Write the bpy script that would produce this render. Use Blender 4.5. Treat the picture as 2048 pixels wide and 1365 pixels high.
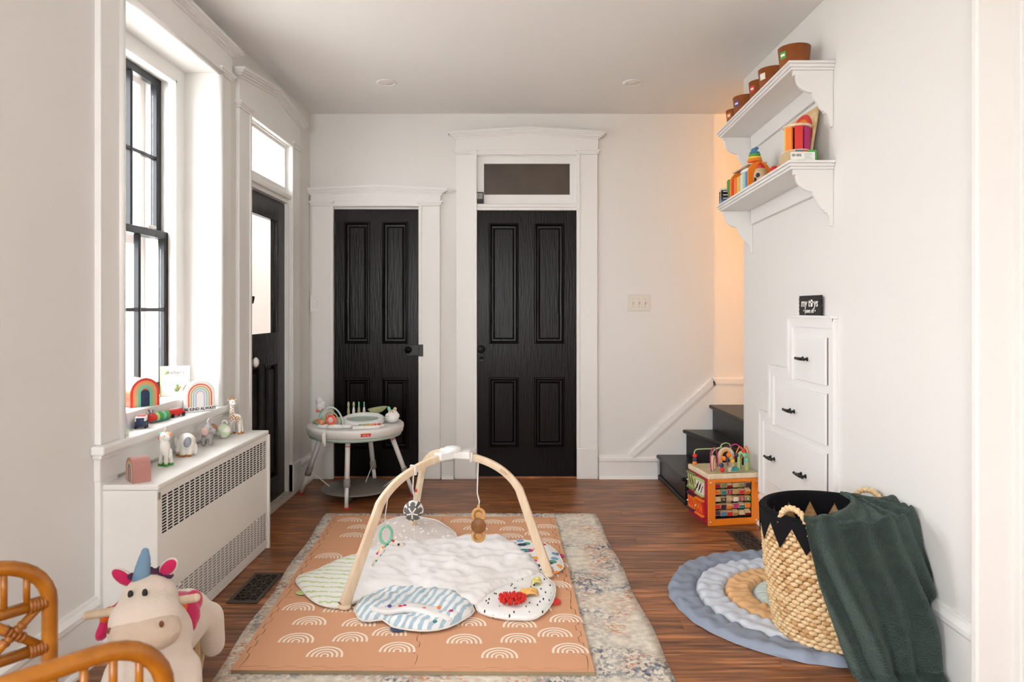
import bpy, bmesh, math, random
from mathutils import Vector, Matrix, Euler, noise
from mathutils.geometry import delaunay_2d_cdt

for o in list(bpy.data.objects):
    bpy.data.objects.remove(o, do_unlink=True)
SC = bpy.context.scene
COL = SC.collection
R = random.Random(7)
PI = math.pi

# ------------------------------------------------------------------ camera
F, CX, HY, CZ = 1365.0, 1024.0, 620.0, 1.277      # focal length in px, horizon, eye height
cam_d = bpy.data.cameras.new('camera')
cam = bpy.data.objects.new('camera', cam_d)
COL.objects.link(cam)
cam.location = (0, 0, CZ)
cam.rotation_euler = (PI / 2, 0, 0)
cam_d.sensor_width = 36
cam_d.lens = F / 2048 * 36
cam_d.shift_y = -(682.5 - HY) / 2048
cam_d.clip_start = 0.05
cam_d.dof.use_dof = True
cam_d.dof.focus_distance = 3.9
cam_d.dof.aperture_fstop = 5.0
SC.camera = cam

# ------------------------------------------------------------------ world, light, exposure
SC.view_settings.view_transform = 'Standard'
SC.view_settings.look = 'None'
SC.view_settings.gamma = 1
SC.view_settings.use_curve_mapping = False
SC.view_settings.exposure = 0.60
W = bpy.data.worlds.new('overcast')
SC.world = W
W.use_nodes = True
W.node_tree.nodes['Background'].inputs[0].default_value = (0.95, 0.975, 1.0, 1)
W.node_tree.nodes['Background'].inputs[1].default_value = 12.0

def area(name, loc, rot, sx, sy, power, color=(1, 1, 1), portal=False):
    l = bpy.data.lights.new(name, 'AREA')
    l.shape = 'RECTANGLE'; l.size = sx; l.size_y = sy; l.energy = power; l.color = color
    if portal:
        l.cycles.is_portal = True
    o = bpy.data.objects.new(name, l); COL.objects.link(o)
    o.location = loc; o.rotation_euler = rot
    return o
# portals: the overcast sky enters through the window, the glazed door and two openings added behind the camera for fill light
area('window_portal', (-2.02, 3.08, 1.68), (0, -PI / 2, 0), 1.75, 0.95, 1, portal=True)
area('door_portal', (-2.02, 4.31, 1.72), (0, -PI / 2, 0), 1.40, 0.85, 1, portal=True)
area('front_fill_portal', (-.75, -1.62, 1.45), (PI / 2, 0, 0), .8, 1.6, 1, portal=True)
area('rear_fill_portal', (-2.02, -.60, 1.45), (0, -PI / 2, 0), 1.7, 1.4, 1, portal=True)

# ------------------------------------------------------------------ helpers
def at(x, y, Y):
    return Vector(((x - CX) * Y / F, Y, CZ - (y - HY) * Y / F))
def on_floor(x, y, z=0.0):
    return at(x, y, (CZ - z) * F / (y - HY))
def on_side(x, y, X):
    return at(x, y, F * X / (x - CX))

def srgb(r, g, b):
    f = lambda c: (c / 12.92 if c <= .04045 else ((c + .055) / 1.055) ** 2.4)
    return (f(r / 255), f(g / 255), f(b / 255))

MATS = {}
def mat(name, col, rough=.5, var=0, vscale=8, bump=0, bscale=60, metal=0, coat=0, sheen=0, coords='Object', stretch=(1, 1, 1), col2=None, emit=0, spec=.5):
    if name in MATS: return MATS[name]
    m = bpy.data.materials.new(name); m.use_nodes = True
    nt = m.node_tree; N = nt.nodes; L = nt.links
    b = N['Principled BSDF']
    b.inputs['Base Color'].default_value = (*col, 1)
    b.inputs['Roughness'].default_value = rough
    b.inputs['Metallic'].default_value = metal
    b.inputs['Specular IOR Level'].default_value = spec
    if coat: b.inputs['Coat Weight'].default_value = coat; b.inputs['Coat Roughness'].default_value = .15
    if sheen: b.inputs['Sheen Weight'].default_value = sheen; b.inputs['Sheen Roughness'].default_value = .4
    if var or bump or col2:
        tc = N.new('ShaderNodeTexCoord'); mp = N.new('ShaderNodeMapping')
        mp.inputs['Scale'].default_value = stretch
        L.new(tc.outputs[coords], mp.inputs[0])
        if var or col2:
            n = N.new('ShaderNodeTexNoise'); n.inputs['Scale'].default_value = vscale; n.inputs['Detail'].default_value = 5
            L.new(mp.outputs[0], n.inputs['Vector'])
            rp = N.new('ShaderNodeValToRGB')
            c2 = col2 or tuple(min(1, c * (1 + var)) for c in col)
            c1 = col if col2 else tuple(c * (1 - var) for c in col)
            rp.color_ramp.elements[0].color = (*c1, 1); rp.color_ramp.elements[0].position = .35
            rp.color_ramp.elements[1].color = (*c2, 1); rp.color_ramp.elements[1].position = .65
            L.new(n.outputs[0], rp.inputs[0]); L.new(rp.outputs[0], b.inputs['Base Color'])
        if bump:
            n2 = N.new('ShaderNodeTexNoise'); n2.inputs['Scale'].default_value = bscale; n2.inputs['Detail'].default_value = 4
            L.new(mp.outputs[0], n2.inputs['Vector'])
            bp = N.new('ShaderNodeBump'); bp.inputs['Strength'].default_value = bump; bp.inputs['Distance'].default_value = .01
            L.new(n2.outputs[0], bp.inputs['Height']); L.new(bp.outputs[0], b.inputs['Normal'])
    MATS[name] = m
    return m

def nodes_of(name):
    m = bpy.data.materials.new(name); m.use_nodes = True
    MATS[name] = m
    return m, m.node_tree.nodes, m.node_tree.links, m.node_tree.nodes['Principled BSDF']

def ramp(N, stops):
    r = N.new('ShaderNodeValToRGB'); e = r.color_ramp.elements
    while len(e) < len(stops): e.new(.5)
    for i, (p, c) in enumerate(stops):
        e[i].position = p; e[i].color = (*c, 1)
    return r

class MB:
    def __init__(s):
        s.v = []; s.f = []; s.m = []; s.mi = 0; s.sm = []; s.smooth = False
    def add(s, vs, fs, smooth=None):
        o = len(s.v); s.v += [Vector(v) for v in vs]
        for f in fs:
            s.f.append([i + o for i in f]); s.m.append(s.mi); s.sm.append(s.smooth if smooth is None else smooth)
        return s
    def box(s, c, d, rot=None):
        vs = [Vector((x * d[0] / 2, y * d[1] / 2, z * d[2] / 2)) for x in (-1, 1) for y in (-1, 1) for z in (-1, 1)]
        if rot is not None:
            M = Euler(rot).to_matrix() if not isinstance(rot, Matrix) else rot
            vs = [M @ v for v in vs]
        c = Vector(c)
        return s.add([v + c for v in vs], [(0, 1, 3, 2), (4, 6, 7, 5), (0, 4, 5, 1), (2, 3, 7, 6), (0, 2, 6, 4), (1, 5, 7, 3)], False)
    def bx(s, x0, x1, y0, y1, z0, z1):
        return s.box(((x0 + x1) / 2, (y0 + y1) / 2, (z0 + z1) / 2), (abs(x1 - x0), abs(y1 - y0), abs(z1 - z0)))
    def tube(s, pts, r, n=8, caps=True, closed=False, ell=None):
        pts = [Vector(p) for p in pts]; k = len(pts)
        rs = r if isinstance(r, (list, tuple)) else [r] * k
        vs = []; prev = None
        for i, p in enumerate(pts):
            if closed: t = pts[(i + 1) % k] - pts[i - 1]
            else: t = pts[min(i + 1, k - 1)] - pts[max(i - 1, 0)]
            t.normalize()
            if prev is None:
                a = Vector((0, 0, 1)) if abs(t.z) < .9 else Vector((1, 0, 0))
                u = t.cross(a).normalized()
            else:
                u = (prev - t * prev.dot(t)).normalized()
            prev = u; w = t.cross(u)
            for j in range(n):
                q = 2 * PI * j / n
                e = ell or (1, 1)
                vs.append(p + u * (math.cos(q) * rs[i] * e[0]) + w * (math.sin(q) * rs[i] * e[1]))
        fs = []
        for i in range(k if closed else k - 1):
            for j in range(n):
                a = i * n + j; b = i * n + (j + 1) % n; i2 = (i + 1) % k
                fs.append((a, b, i2 * n + (j + 1) % n, i2 * n + j))
        s.add(vs, fs, True)
        if caps and not closed:
            o = len(s.v) - k * n
            s.f.append([o + j for j in reversed(range(n))]); s.m.append(s.mi); s.sm.append(False)
            s.f.append([o + (k - 1) * n + j for j in range(n)]); s.m.append(s.mi); s.sm.append(False)
        return s
    def cyl(s, p0, p1, r0, r1=None, n=16):
        return s.tube([p0, p1], [r0, r0 if r1 is None else r1], n)
    def lathe(s, prof, c=(0, 0, 0), n=24, axis='z', smooth=True):
        c = Vector(c); vs = []
        for (r, h) in prof:
            for j in range(n):
                q = 2 * PI * j / n
                x, y = r * math.cos(q), r * math.sin(q)
                vs.append(c + (Vector((x, y, h)) if axis == 'z' else Vector((x, h, y)) if axis == 'y' else Vector((h, x, y))))
        fs = []
        for i in range(len(prof) - 1):
            for j in range(n):
                a = i * n + j; b = i * n + (j + 1) % n
                fs.append((a, b, b + n, a + n) if axis != 'y' else (a, a + n, b + n, b))
        s.add(vs, fs, smooth)
        o = len(s.v) - len(vs)
        if prof[0][0] > 1e-5: s.f.append([o + j for j in reversed(range(n))]); s.m.append(s.mi); s.sm.append(False)
        if prof[-1][0] > 1e-5: s.f.append([o + (len(prof) - 1) * n + j for j in range(n)]); s.m.append(s.mi); s.sm.append(False)
        return s
    def sph(s, c, r, n=12, rot=None):
        if not isinstance(r, (list, tuple)): r = (r, r, r)
        M = Euler(rot).to_matrix() if rot is not None else None
        c = Vector(c); vs = []; k = max(4, n // 2 + 1)
        for i in range(1, k):
            a = PI * i / k
            for j in range(n):
                q = 2 * PI * j / n
                v = Vector((math.sin(a) * math.cos(q) * r[0], math.sin(a) * math.sin(q) * r[1], math.cos(a) * r[2]))
                vs.append(v)
        vs.append(Vector((0, 0, r[2]))); vs.append(Vector((0, 0, -r[2])))
        if M: vs = [M @ v for v in vs]
        vs = [v + c for v in vs]; fs = []
        for i in range(k - 2):
            for j in range(n):
                a = i * n + j; b = i * n + (j + 1) % n
                fs.append((a, a + n, b + n, b))
        t = (k - 1) * n
        for j in range(n):
            fs.append((t, j, (j + 1) % n)); fs.append((t + 1, (k - 2) * n + (j + 1) % n, (k - 2) * n + j))
        return s.add(vs, fs, True)
    def prism(s, poly, a, b, plane='xz', smooth=False):
        # polygon given in plane, extruded between a and b on the remaining axis
        mk = {'xz': lambda p, q: (p[0], q, p[1]), 'yz': lambda p, q: (q, p[0], p[1]), 'xy': lambda p, q: (p[0], p[1], q)}[plane]
        n = len(poly); vs = [mk(p, a) for p in poly] + [mk(p, b) for p in poly]
        fs = [list(range(n)), list(reversed(range(n, 2 * n)))]
        s.add(vs, fs, False)
        s.add(vs, [(i, i + n, (i + 1) % n + n, (i + 1) % n) for i in range(n)], smooth)
        return s
    def grid(s, fn, nu, nv, wrap_u=False, smooth=True):
        vs = [fn(i / (nu if wrap_u else nu - 1), j / (nv - 1)) for j in range(nv) for i in range(nu)]
        fs = []
        for j in range(nv - 1):
            for i in range(nu if wrap_u else nu - 1):
                a = j * nu + i; b = j * nu + (i + 1) % nu
                fs.append((a, b, b + nu, a + nu))
        return s.add(vs, fs, smooth)
    def rings(s, x0, x1, z0, z1, steps):
        # nested rectangles (inset, y): raised panels and mouldings
        vs = []
        for (i, y) in steps:
            vs += [(x0 + i, y, z0 + i), (x1 - i, y, z0 + i), (x1 - i, y, z1 - i), (x0 + i, y, z1 - i)]
        fs = []
        for k in range(len(steps) - 1):
            for j in range(4):
                a = k * 4 + j; b = k * 4 + (j + 1) % 4
                fs.append((a, b, b + 4, a + 4))
        k = (len(steps) - 1) * 4
        fs.append((k, k + 1, k + 2, k + 3))
        return s.add(vs, fs, False)
    def wall(s, u0, u1, z0, z1, holes, t):
        # slab in xz with rectangular holes, front y=0, back y=t
        us = sorted({u0, u1, *[h[0] for h in holes], *[h[1] for h in holes]}); us = [u for u in us if u0 <= u <= u1]
        zs = sorted({z0, z1, *[h[2] for h in holes], *[h[3] for h in holes]}); zs = [z for z in zs if z0 <= z <= z1]
        solid = lambda i, j: 0 <= i < len(us) - 1 and 0 <= j < len(zs) - 1 and not any(
            h[0] < (us[i] + us[i + 1]) / 2 < h[1] and h[2] < (zs[j] + zs[j + 1]) / 2 < h[3] for h in holes)
        for i in range(len(us) - 1):
            for j in range(len(zs) - 1):
                if not solid(i, j): continue
                a, b, c, d = us[i], us[i + 1], zs[j], zs[j + 1]
                s.add([(a, 0, c), (b, 0, c), (b, 0, d), (a, 0, d)], [(0, 1, 2, 3)], False)
                s.add([(a, t, c), (b, t, c), (b, t, d), (a, t, d)], [(3, 2, 1, 0)], False)
                if not solid(i - 1, j): s.add([(a, 0, c), (a, 0, d), (a, t, d), (a, t, c)], [(0, 1, 2, 3)], False)
                if not solid(i + 1, j): s.add([(b, 0, c), (b, t, c), (b, t, d), (b, 0, d)], [(0, 1, 2, 3)], False)
                if not solid(i, j - 1): s.add([(a, 0, c), (a, t, c), (b, t, c), (b, 0, c)], [(0, 1, 2, 3)], False)
                if not solid(i, j + 1): s.add([(a, 0, d), (b, 0, d), (b, t, d), (a, t, d)], [(0, 1, 2, 3)], False)
        return s
    def build(s, name, mats, parent=None, loc=None, rot=None, bevel=0, seg=2, fix=False, subsurf=0):
        me = bpy.data.meshes.new(name)
        me.from_pydata([tuple(v) for v in s.v], [], s.f)
        for m in (mats if isinstance(mats, (list, tuple)) else [mats]): me.materials.append(m)
        for p, mi, sm in zip(me.polygons, s.m, s.sm):
            p.material_index = mi; p.use_smooth = sm
        if fix or bevel:
            bm = bmesh.new(); bm.from_mesh(me)
            bmesh.ops.remove_doubles(bm, verts=bm.verts, dist=1e-5)
            bmesh.ops.recalc_face_normals(bm, faces=bm.faces)
            bm.to_mesh(me); bm.free()
        me.update()
        o = bpy.data.objects.new(name, me); COL.objects.link(o)
        if parent: o.parent = parent
        if loc is not None: o.location = loc
        if rot is not None: o.rotation_euler = rot
        if bevel:
            b = o.modifiers.new('bevel', 'BEVEL'); b.width = bevel; b.segments = seg; b.limit_method = 'ANGLE'; b.angle_limit = .6
        if subsurf:
            b = o.modifiers.new('sub', 'SUBSURF'); b.levels = subsurf; b.render_levels = subsurf
        return o

def tag(o, label, cat=None, group=None, kind=None):
    o['label'] = label
    if cat: o['category'] = cat
    if group: o['group'] = group
    if kind: o['kind'] = kind
    return o
def thing(name, label, cat, loc=(0, 0, 0), rz=0, group=None, kind=None):
    o = bpy.data.objects.new(name, None); COL.objects.link(o)
    o.empty_display_size = .05
    o.location = loc; o.rotation_euler = (0, 0, rz)
    return tag(o, label, cat, group, kind)
def struct(name, label, mb, m, **k):
    o = mb.build(name, m, **k); o['label'] = label; o['kind'] = 'structure'
    return o
def copy_tree(o, parent=None):
    c = o.copy(); COL.objects.link(c); c.parent = parent
    for ch in list(o.children): copy_tree(ch, c)
    return c

def blob(name, m, parent, balls, voxel=.004, smooth=6, caps=()):
    """one continuous skin around overlapping ellipsoids (c, r[, rot]) and tapered limbs (p0, p1, r0, r1)"""
    b = MB()
    for x in balls: b.sph(x[0], x[1], 14, x[2] if len(x) > 2 else None)
    for (p0, p1, r0, r1) in caps:
        p0, p1 = Vector(p0), Vector(p1)
        b.tube([p0, p0.lerp(p1, .5), p1], [r0, (r0 + r1) / 2, r1], 12); b.sph(p0, r0, 12); b.sph(p1, r1, 12)
    o = b.build(name, m, parent)
    r = o.modifiers.new('skin', 'REMESH'); r.mode = 'VOXEL'; r.voxel_size = voxel; r.use_smooth_shade = True
    s = o.modifiers.new('smooth', 'SMOOTH'); s.iterations = smooth; s.factor = .5
    return o

def text(body, size, m, parent, loc, rot, extrude=.0006, name='lettering', align='CENTER', shear=0, bold=0):
    c = bpy.data.curves.new('tmp', 'FONT'); c.body = body; c.size = size; c.extrude = extrude
    c.align_x = align; c.align_y = 'CENTER'; c.resolution_u = 2; c.shear = shear; c.offset = bold
    t = bpy.data.objects.new('tmp', c); COL.objects.link(t)
    me = bpy.data.meshes.new_from_object(t.evaluated_get(bpy.context.evaluated_depsgraph_get()))
    bpy.data.objects.remove(t, do_unlink=True)
    me.name = name; me.materials.clear(); me.materials.append(m)
    o = bpy.data.objects.new(name, me); COL.objects.link(o)
    o.parent = parent; o.location = loc; o.rotation_euler = rot
    return o

def arc(cx, cz, r, a0, a1, n):
    return [(cx + r * math.cos(a0 + (a1 - a0) * i / n), cz + r * math.sin(a0 + (a1 - a0) * i / n)) for i in range(n + 1)]
def arch_poly(r, leg, n=16):            # upright arch outline in xz standing on z=0
    return [(r, 0)] + arc(0, leg, r, 0, PI, n) + [(-r, 0)]
def arch_band(mb, r1, r0, leg, y0, y1, n=16):
    o = [(r1, 0)] + arc(0, leg, r1, 0, PI, n) + [(-r1, 0)]
    i = [(r0, 0)] + arc(0, leg, r0, 0, PI, n) + [(-r0, 0)]
    for k in range(len(o) - 1):
        mb.prism([o[k], o[k + 1], i[k + 1], i[k]], y0, y1, 'xz')

# ------------------------------------------------------------------ materials
wall_m = mat('wall_paint', srgb(231, 229, 225), .6, bump=.08, bscale=25)
ceil_m = mat('ceiling_paint', srgb(240, 238, 235), .75)
trim_m = mat('white_trim', srgb(238, 237, 234), .38, bump=.05, bscale=14)
black_m, N, L, B = nodes_of('black_door_paint')
B.inputs['Base Color'].default_value = (.0050, .0036, .003, 1); B.inputs['Roughness'].default_value = .25; B.inputs['Specular IOR Level'].default_value = .2
tc = N.new('ShaderNodeTexCoord'); mp = N.new('ShaderNodeMapping'); mp.inputs['Scale'].default_value = (30, 30, 2.2)
n = N.new('ShaderNodeTexNoise'); n.inputs['Scale'].default_value = 3; n.inputs['Detail'].default_value = 6
bp = N.new('ShaderNodeBump'); bp.inputs['Strength'].default_value = .6; bp.inputs['Distance'].default_value = .004
L.new(tc.outputs['Object'], mp.inputs[0]); L.new(mp.outputs[0], n.inputs['Vector']); L.new(n.outputs[0], bp.inputs['Height']); L.new(bp.outputs[0], B.inputs['Normal'])
sash_m = mat('black_sash_paint', (.008, .009, .012), .3, spec=.3)
iron_m = mat('black_iron', (.01, .01, .01), .35, metal=.3)
stair_m = mat('dark_stair_paint', (.009, .0075, .0068), .34, var=.35, vscale=6, bump=.12, bscale=30, spec=.28)
chrome_m = mat('brushed_steel', (.5, .5, .5), .3, metal=1)
white_p = mat('white_plastic', srgb(238, 238, 235), .35)
vent_m = mat('bronze_vent', srgb(72, 64, 57), .45, metal=.4)
dark_m = mat('cavity_shade', (.006, .006, .006), .9)  # near-black colour stands in for shade inside hollow parts
paper_m = mat('white_paper', srgb(240, 238, 232), .7)
ink_m = mat('black_ink', (.01, .01, .011), .6)

glass_m, N, L, B = nodes_of('window_glass')
N.remove(B); tr = N.new('ShaderNodeBsdfTransparent'); gl = N.new('ShaderNodeBsdfGlossy'); mx = N.new('ShaderNodeMixShader')
gl.inputs['Roughness'].default_value = .02; mx.inputs[0].default_value = .05
L.new(tr.outputs[0], mx.inputs[1]); L.new(gl.outputs[0], mx.inputs[2]); L.new(mx.outputs[0], N['Material Output'].inputs[0])

floor_m, N, L, B = nodes_of('walnut_laminate')
geo = N.new('ShaderNodeNewGeometry'); oi = N.new('ShaderNodeObjectInfo'); mp = N.new('ShaderNodeMapping'); mp.inputs['Scale'].default_value = (1.1, 14, 1)
off = N.new('ShaderNodeVectorMath'); off.operation = 'ADD'; sc = N.new('ShaderNodeVectorMath'); sc.operation = 'SCALE'; sc.inputs['Scale'].default_value = 37
cb = N.new('ShaderNodeCombineXYZ'); L.new(oi.outputs['Random'], cb.inputs[0]); L.new(oi.outputs['Random'], cb.inputs[1]); L.new(cb.outputs[0], sc.inputs[0])
L.new(geo.outputs['Position'], off.inputs[0]); L.new(sc.outputs[0], off.inputs[1]); L.new(off.outputs[0], mp.inputs[0])
n1 = N.new('ShaderNodeTexNoise'); n1.inputs['Scale'].default_value = 3.5; n1.inputs['Detail'].default_value = 8; n1.inputs['Distortion'].default_value = .6
L.new(mp.outputs[0], n1.inputs['Vector'])
rp = ramp(N, [(.30, srgb(80, 45, 25)), (.5, srgb(134, 82, 47)), (.70, srgb(188, 124, 76))])
L.new(n1.outputs[0], rp.inputs[0])
hs = N.new('ShaderNodeHueSaturation'); mr = N.new('ShaderNodeMapRange'); mr.inputs['To Min'].default_value = .72; mr.inputs['To Max'].default_value = 1.3
L.new(oi.outputs['Random'], mr.inputs[0]); L.new(mr.outputs[0], hs.inputs['Value']); L.new(rp.outputs[0], hs.inputs['Color']); L.new(hs.outputs[0], B.inputs['Base Color'])
B.inputs['Roughness'].default_value = .36
bp = N.new('ShaderNodeBump'); bp.inputs['Strength'].default_value = .12; bp.inputs['Distance'].default_value = .003
L.new(n1.outputs[0], bp.inputs['Height']); L.new(bp.outputs[0], B.inputs['Normal'])

def wood(name, c1, c2, rough=.45, axis=(1, 1, 12)):
    m, N, L, B = nodes_of(name)
    tc = N.new('ShaderNodeTexCoord'); mp = N.new('ShaderNodeMapping'); mp.inputs['Scale'].default_value = axis
    n = N.new('ShaderNodeTexNoise'); n.inputs['Scale'].default_value = 4; n.inputs['Detail'].default_value = 6
    r = ramp(N, [(.3, c1), (.7, c2)])
    L.new(tc.outputs['Object'], mp.inputs[0]); L.new(mp.outputs[0], n.inputs['Vector']); L.new(n.outputs[0], r.inputs[0]); L.new(r.outputs[0], B.inputs['Base Color'])
    B.inputs['Roughness'].default_value = rough
    return m
birch_m = wood('birch_wood', srgb(222, 196, 164), srgb(236, 216, 188), .45, (8, 8, 1.5))
pine_m = wood('pine_wood', srgb(205, 170, 120), srgb(228, 198, 152), .5, (3, 12, 12))
walnut_m = wood('walnut_wood', srgb(120, 78, 45), srgb(150, 100, 60), .4, (4, 4, 20))
rattan_m = wood('honey_rattan', srgb(146, 84, 14), srgb(178, 112, 28), .25, (6, 6, 6))
wrap_m = wood('rattan_wrap', srgb(130, 70, 16), srgb(162, 98, 32), .4, (30, 30, 30))

C = {}
def pc(name, r, g, b, rough=.45):       # plain toy colour
    if name not in C: C[name] = mat('toy_' + name, srgb(r, g, b), rough)
    return C[name]
for a in (('red', 214, 44, 38), ('orange', 240, 128, 30), ('yellow', 240, 196, 70), ('green', 74, 160, 70), ('teal', 60, 140, 140), ('navy', 40, 56, 92),
          ('blue', 70, 130, 175), ('purple', 88, 58, 140), ('magenta', 190, 40, 110), ('coral', 244, 110, 80), ('peach', 246, 168, 120), ('sage', 186, 190, 140),
          ('mint', 126, 206, 176), ('pink', 232, 140, 175), ('lilac', 190, 150, 210), ('paleblue', 150, 190, 215), ('palegreen', 196, 222, 180), ('cream', 240, 230, 212),
          ('brown', 120, 66, 32), ('olive', 128, 134, 82), ('crimson', 160, 24, 52), ('black', 18, 18, 20), ('grey', 150, 150, 152), ('darkgrey', 92, 90, 88),
          ('lime', 178, 200, 130), ('tan', 206, 178, 136), ('aubergine', 70, 28, 58), ('cubeorange', 238, 128, 20), ('ochre', 190, 150, 96)):
    pc(*a)
# ================================================================== THE ROOM
XL, XR, YB, ZC = -1.53, 1.4916, 5.17, 2.762
YC = 4.397                                   # far end of the right wall, where the stairs turn in
# floor: a base slab with individual planks
fl = struct('floor', 'walnut brown laminate plank floor', MB().bx(-2.0, 2.6, -1.6, 5.4, -.06, -.012), floor_m)
row_w = .0985
plank_mesh = {}
def plank_obj(lx, x, y):
    key = round(lx, 2)
    if key not in plank_mesh:
        b = MB().bx(0, key - .0008, 0, row_w - .0008, -.012, 0)
        o = b.build('plank', floor_m, fl)
        plank_mesh[key] = o.data
    else:
        o = bpy.data.objects.new('plank', plank_mesh[key]); COL.objects.link(o); o.parent = fl
    o.location = (x, y, 0)
y = 1.25
k = 0
while y < YB - .001:
    x = XL - .02 - [0, .42, .84, .21, .63][k % 5]
    xe = 1.50 if y < YC + .05 else 1.20
    while x < xe:
        l = 1.12; x0 = max(x, XL - .02); x1 = min(x + l, xe)
        if x1 - x0 > .03: plank_obj(round(x1 - x0, 2), x0, y)
        x += l
    y += row_w; k += 1

struct('ceiling', 'plain white ceiling', MB().bx(XL - .5, 2.6, -1.6, 5.4, ZC, ZC + .1), ceil_m)

# left wall with window and door openings (local x = world Y, front faces +X)
WY0, WY1, WZ0, WZ1 = 2.637, 3.53, .775, 2.503       # window opening
DY0, DY1 = 3.935, 4.69                              # glazed door
struct('wall_left', 'white plaster wall with deep window and glazed door', MB().wall(-1.6, 5.4, 0, ZC, [(WY0, WY1, WZ0, WZ1), (DY0, DY1, -1, 2.40), (-1.30, .10, .60, 2.30)], .45), wall_m, loc=(XL, 0, 0), rot=(0, 0, PI / 2))  # last opening, behind the camera, is added for fill light
DX = [(-1.36, -.693, 2.05), (-.277, .50, 2.03)]     # the two doors in the back wall
struct('wall_back', 'white plaster back wall with two black doors', MB().wall(XL - .1, 2.6, 0, ZC, [(DX[0][0], DX[0][1], -1, DX[0][2]), (DX[1][0], DX[1][1], -1, 2.45)], .2), wall_m, loc=(0, YB, 0))
struct('wall_right', 'white wall with shelves and under-stair drawers', MB().bx(XR, XR + .10, 2.0, YC, 0, ZC), wall_m, bevel=.004)
struct('wall_near_right', 'white wall end at the right edge beside the camera', MB().bx(1.383, 2.4, 2.03, 2.06, 0, ZC), wall_m, bevel=.006)
struct('wall_stairwell', 'white far wall of the stairwell', MB().bx(2.42, 2.55, 1.9, 5.4, 0, ZC), wall_m)
struct('wall_side_front', 'white side wall of the front room', MB().bx(2.4, 2.5, -1.6, 2.0, 0, ZC), wall_m)
struct('wall_front', 'wall behind the camera with an added fill-light opening', MB().wall(-1.53, 2.5, 0, ZC, [(-1.15, -.35, .65, 2.25)], .1), wall_m, loc=(0, -1.6, 0))  # unseen opening made up to let fill light into the room
# one slab painted dark to stand in for unlit rooms behind the doors
struct('wall_closet', 'slab painted dark for the unlit rooms behind the back doors', MB().bx(-1.6, .8, YB + .24, YB + .3, 0, ZC), mat('dim_room_paint', srgb(96, 84, 72), .8))

struct('ground', 'added grey ground outside the window', MB().bx(-30, -1.99, -25, 35, -.55, -.45), mat('ground_bounce', srgb(192, 190, 184), .8, var=.1, vscale=3))  # unseen slab added to tame sky light from below and bounce some back
# ---------------- casings
def casing(parent, w, h, cw, head, peak, m, door=True, zb=0.0, capital=.03, over=.06, plinth=.21, fill=None):
    """local: opening x 0..w, z zb..h, wall face y=0, proud to -y"""
    for sgn, x0 in ((-1, -cw), (1, w)):
        b = MB().bx(x0, x0 + cw, -.022, .003, zb + (plinth if door else 0), h)
        xi = x0 + cw if sgn < 0 else x0
        b.bx(xi - .012, xi + .012, -.028, .003, zb, h)                     # inner bead
        b.build('casing_board', m, parent, bevel=.003)
        if door:
            MB().bx(x0 - .012, x0 + cw + .004, -.034, .003, 0, plinth).build('plinth_block', m, parent, bevel=.006)
        c = MB()
        for i, (e, z) in enumerate(((.006, 0), (.013, .011), (.02, .022))):
            c.bx(x0 - e, x0 + cw + e, -.024 - e, .003, h + z, h + z + .0125)
        c.build('capital', m, parent, bevel=.002)
    z0 = h + .034; x0, x1 = -cw - .005, w + cw + .005; xm = (x0 + x1) / 2
    MB().prism([(x0, z0), (x1, z0), (x1, z0 + head), (xm, z0 + head + peak), (x0, z0 + head)], -.026, .003).build('frieze_board', m, parent, bevel=.002, fix=True)
    cr = MB()
    for (e, dz, th) in ((.010, -.030, .012), (.026, -.019, .011), (.040, -.009, .010), (.052, 0, .016)):
        a0, a1 = x0 - e, x1 + e
        zz = z0 + head + dz
        for p in ([(a0, zz), (xm, zz + peak), (xm, zz + peak + th), (a0, zz + th)], [(xm, zz + peak), (a1, zz), (a1, zz + th), (xm, zz + peak + th)]):
            cr.prism(p, -.026 - e * .9, .003)
    cr.build('crown_moulding', m, parent, fix=True)
    MB().bx(-.012, w + .012, -.028, .003, h - .004, h + .036).build('head_bead', m, parent, bevel=.003)

def jamb(parent, w, h, d, m, y0=0.0):
    b = MB().bx(-.002, .010, y0, d, 0, h).bx(w - .010, w + .002, y0, d, 0, h).bx(0, w, y0, d, h - .010, h + .002)
    b.build('jamb', m, parent)

def panel(parent, x0, x1, z0, z1, m, y=0.0):
    MB().rings(x0, x1, z0, z1, [(0, y), (.004, y - .006), (.010, y - .007), (.018, y + .004), (.020, y + .012), (.034, y + .013), (.044, y + .004), (.047, y + .004)]).build('panel', m, parent)

def knob(parent, x, z, y, m, r=.026, name='door_knob', plate=True):
    b = MB().lathe([(.0001, -.058), (r * .6, -.057), (r, -.047), (r * 1.02, -.040), (r * .8, -.030), (.011, -.022), (.010, -.006), (.019, -.004), (.019, .001)], (x, y, z), 20, 'y')
    return b.build(name, m, parent)

def four_panel_door(name, label, loc, w, h, ps, knob_left, rz=0):
    d = thing(name, label, None, loc, rz, kind='structure')
    MB().wall(0, w, .012, h, [(a + .0005, b - .0005, c + .0005, e - .0005) for a, b, c, e in ps], .04).build('door_leaf', black_m, d, loc=(0, .012, 0), bevel=.0015)
    for (a, b, c, e) in ps: panel(d, a, b, c, e, black_m, .012)
    return d

S = 264.0
pxX = lambda x: (x - CX) / S
pxZ = lambda y: CZ + (HY - y) / S
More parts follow.
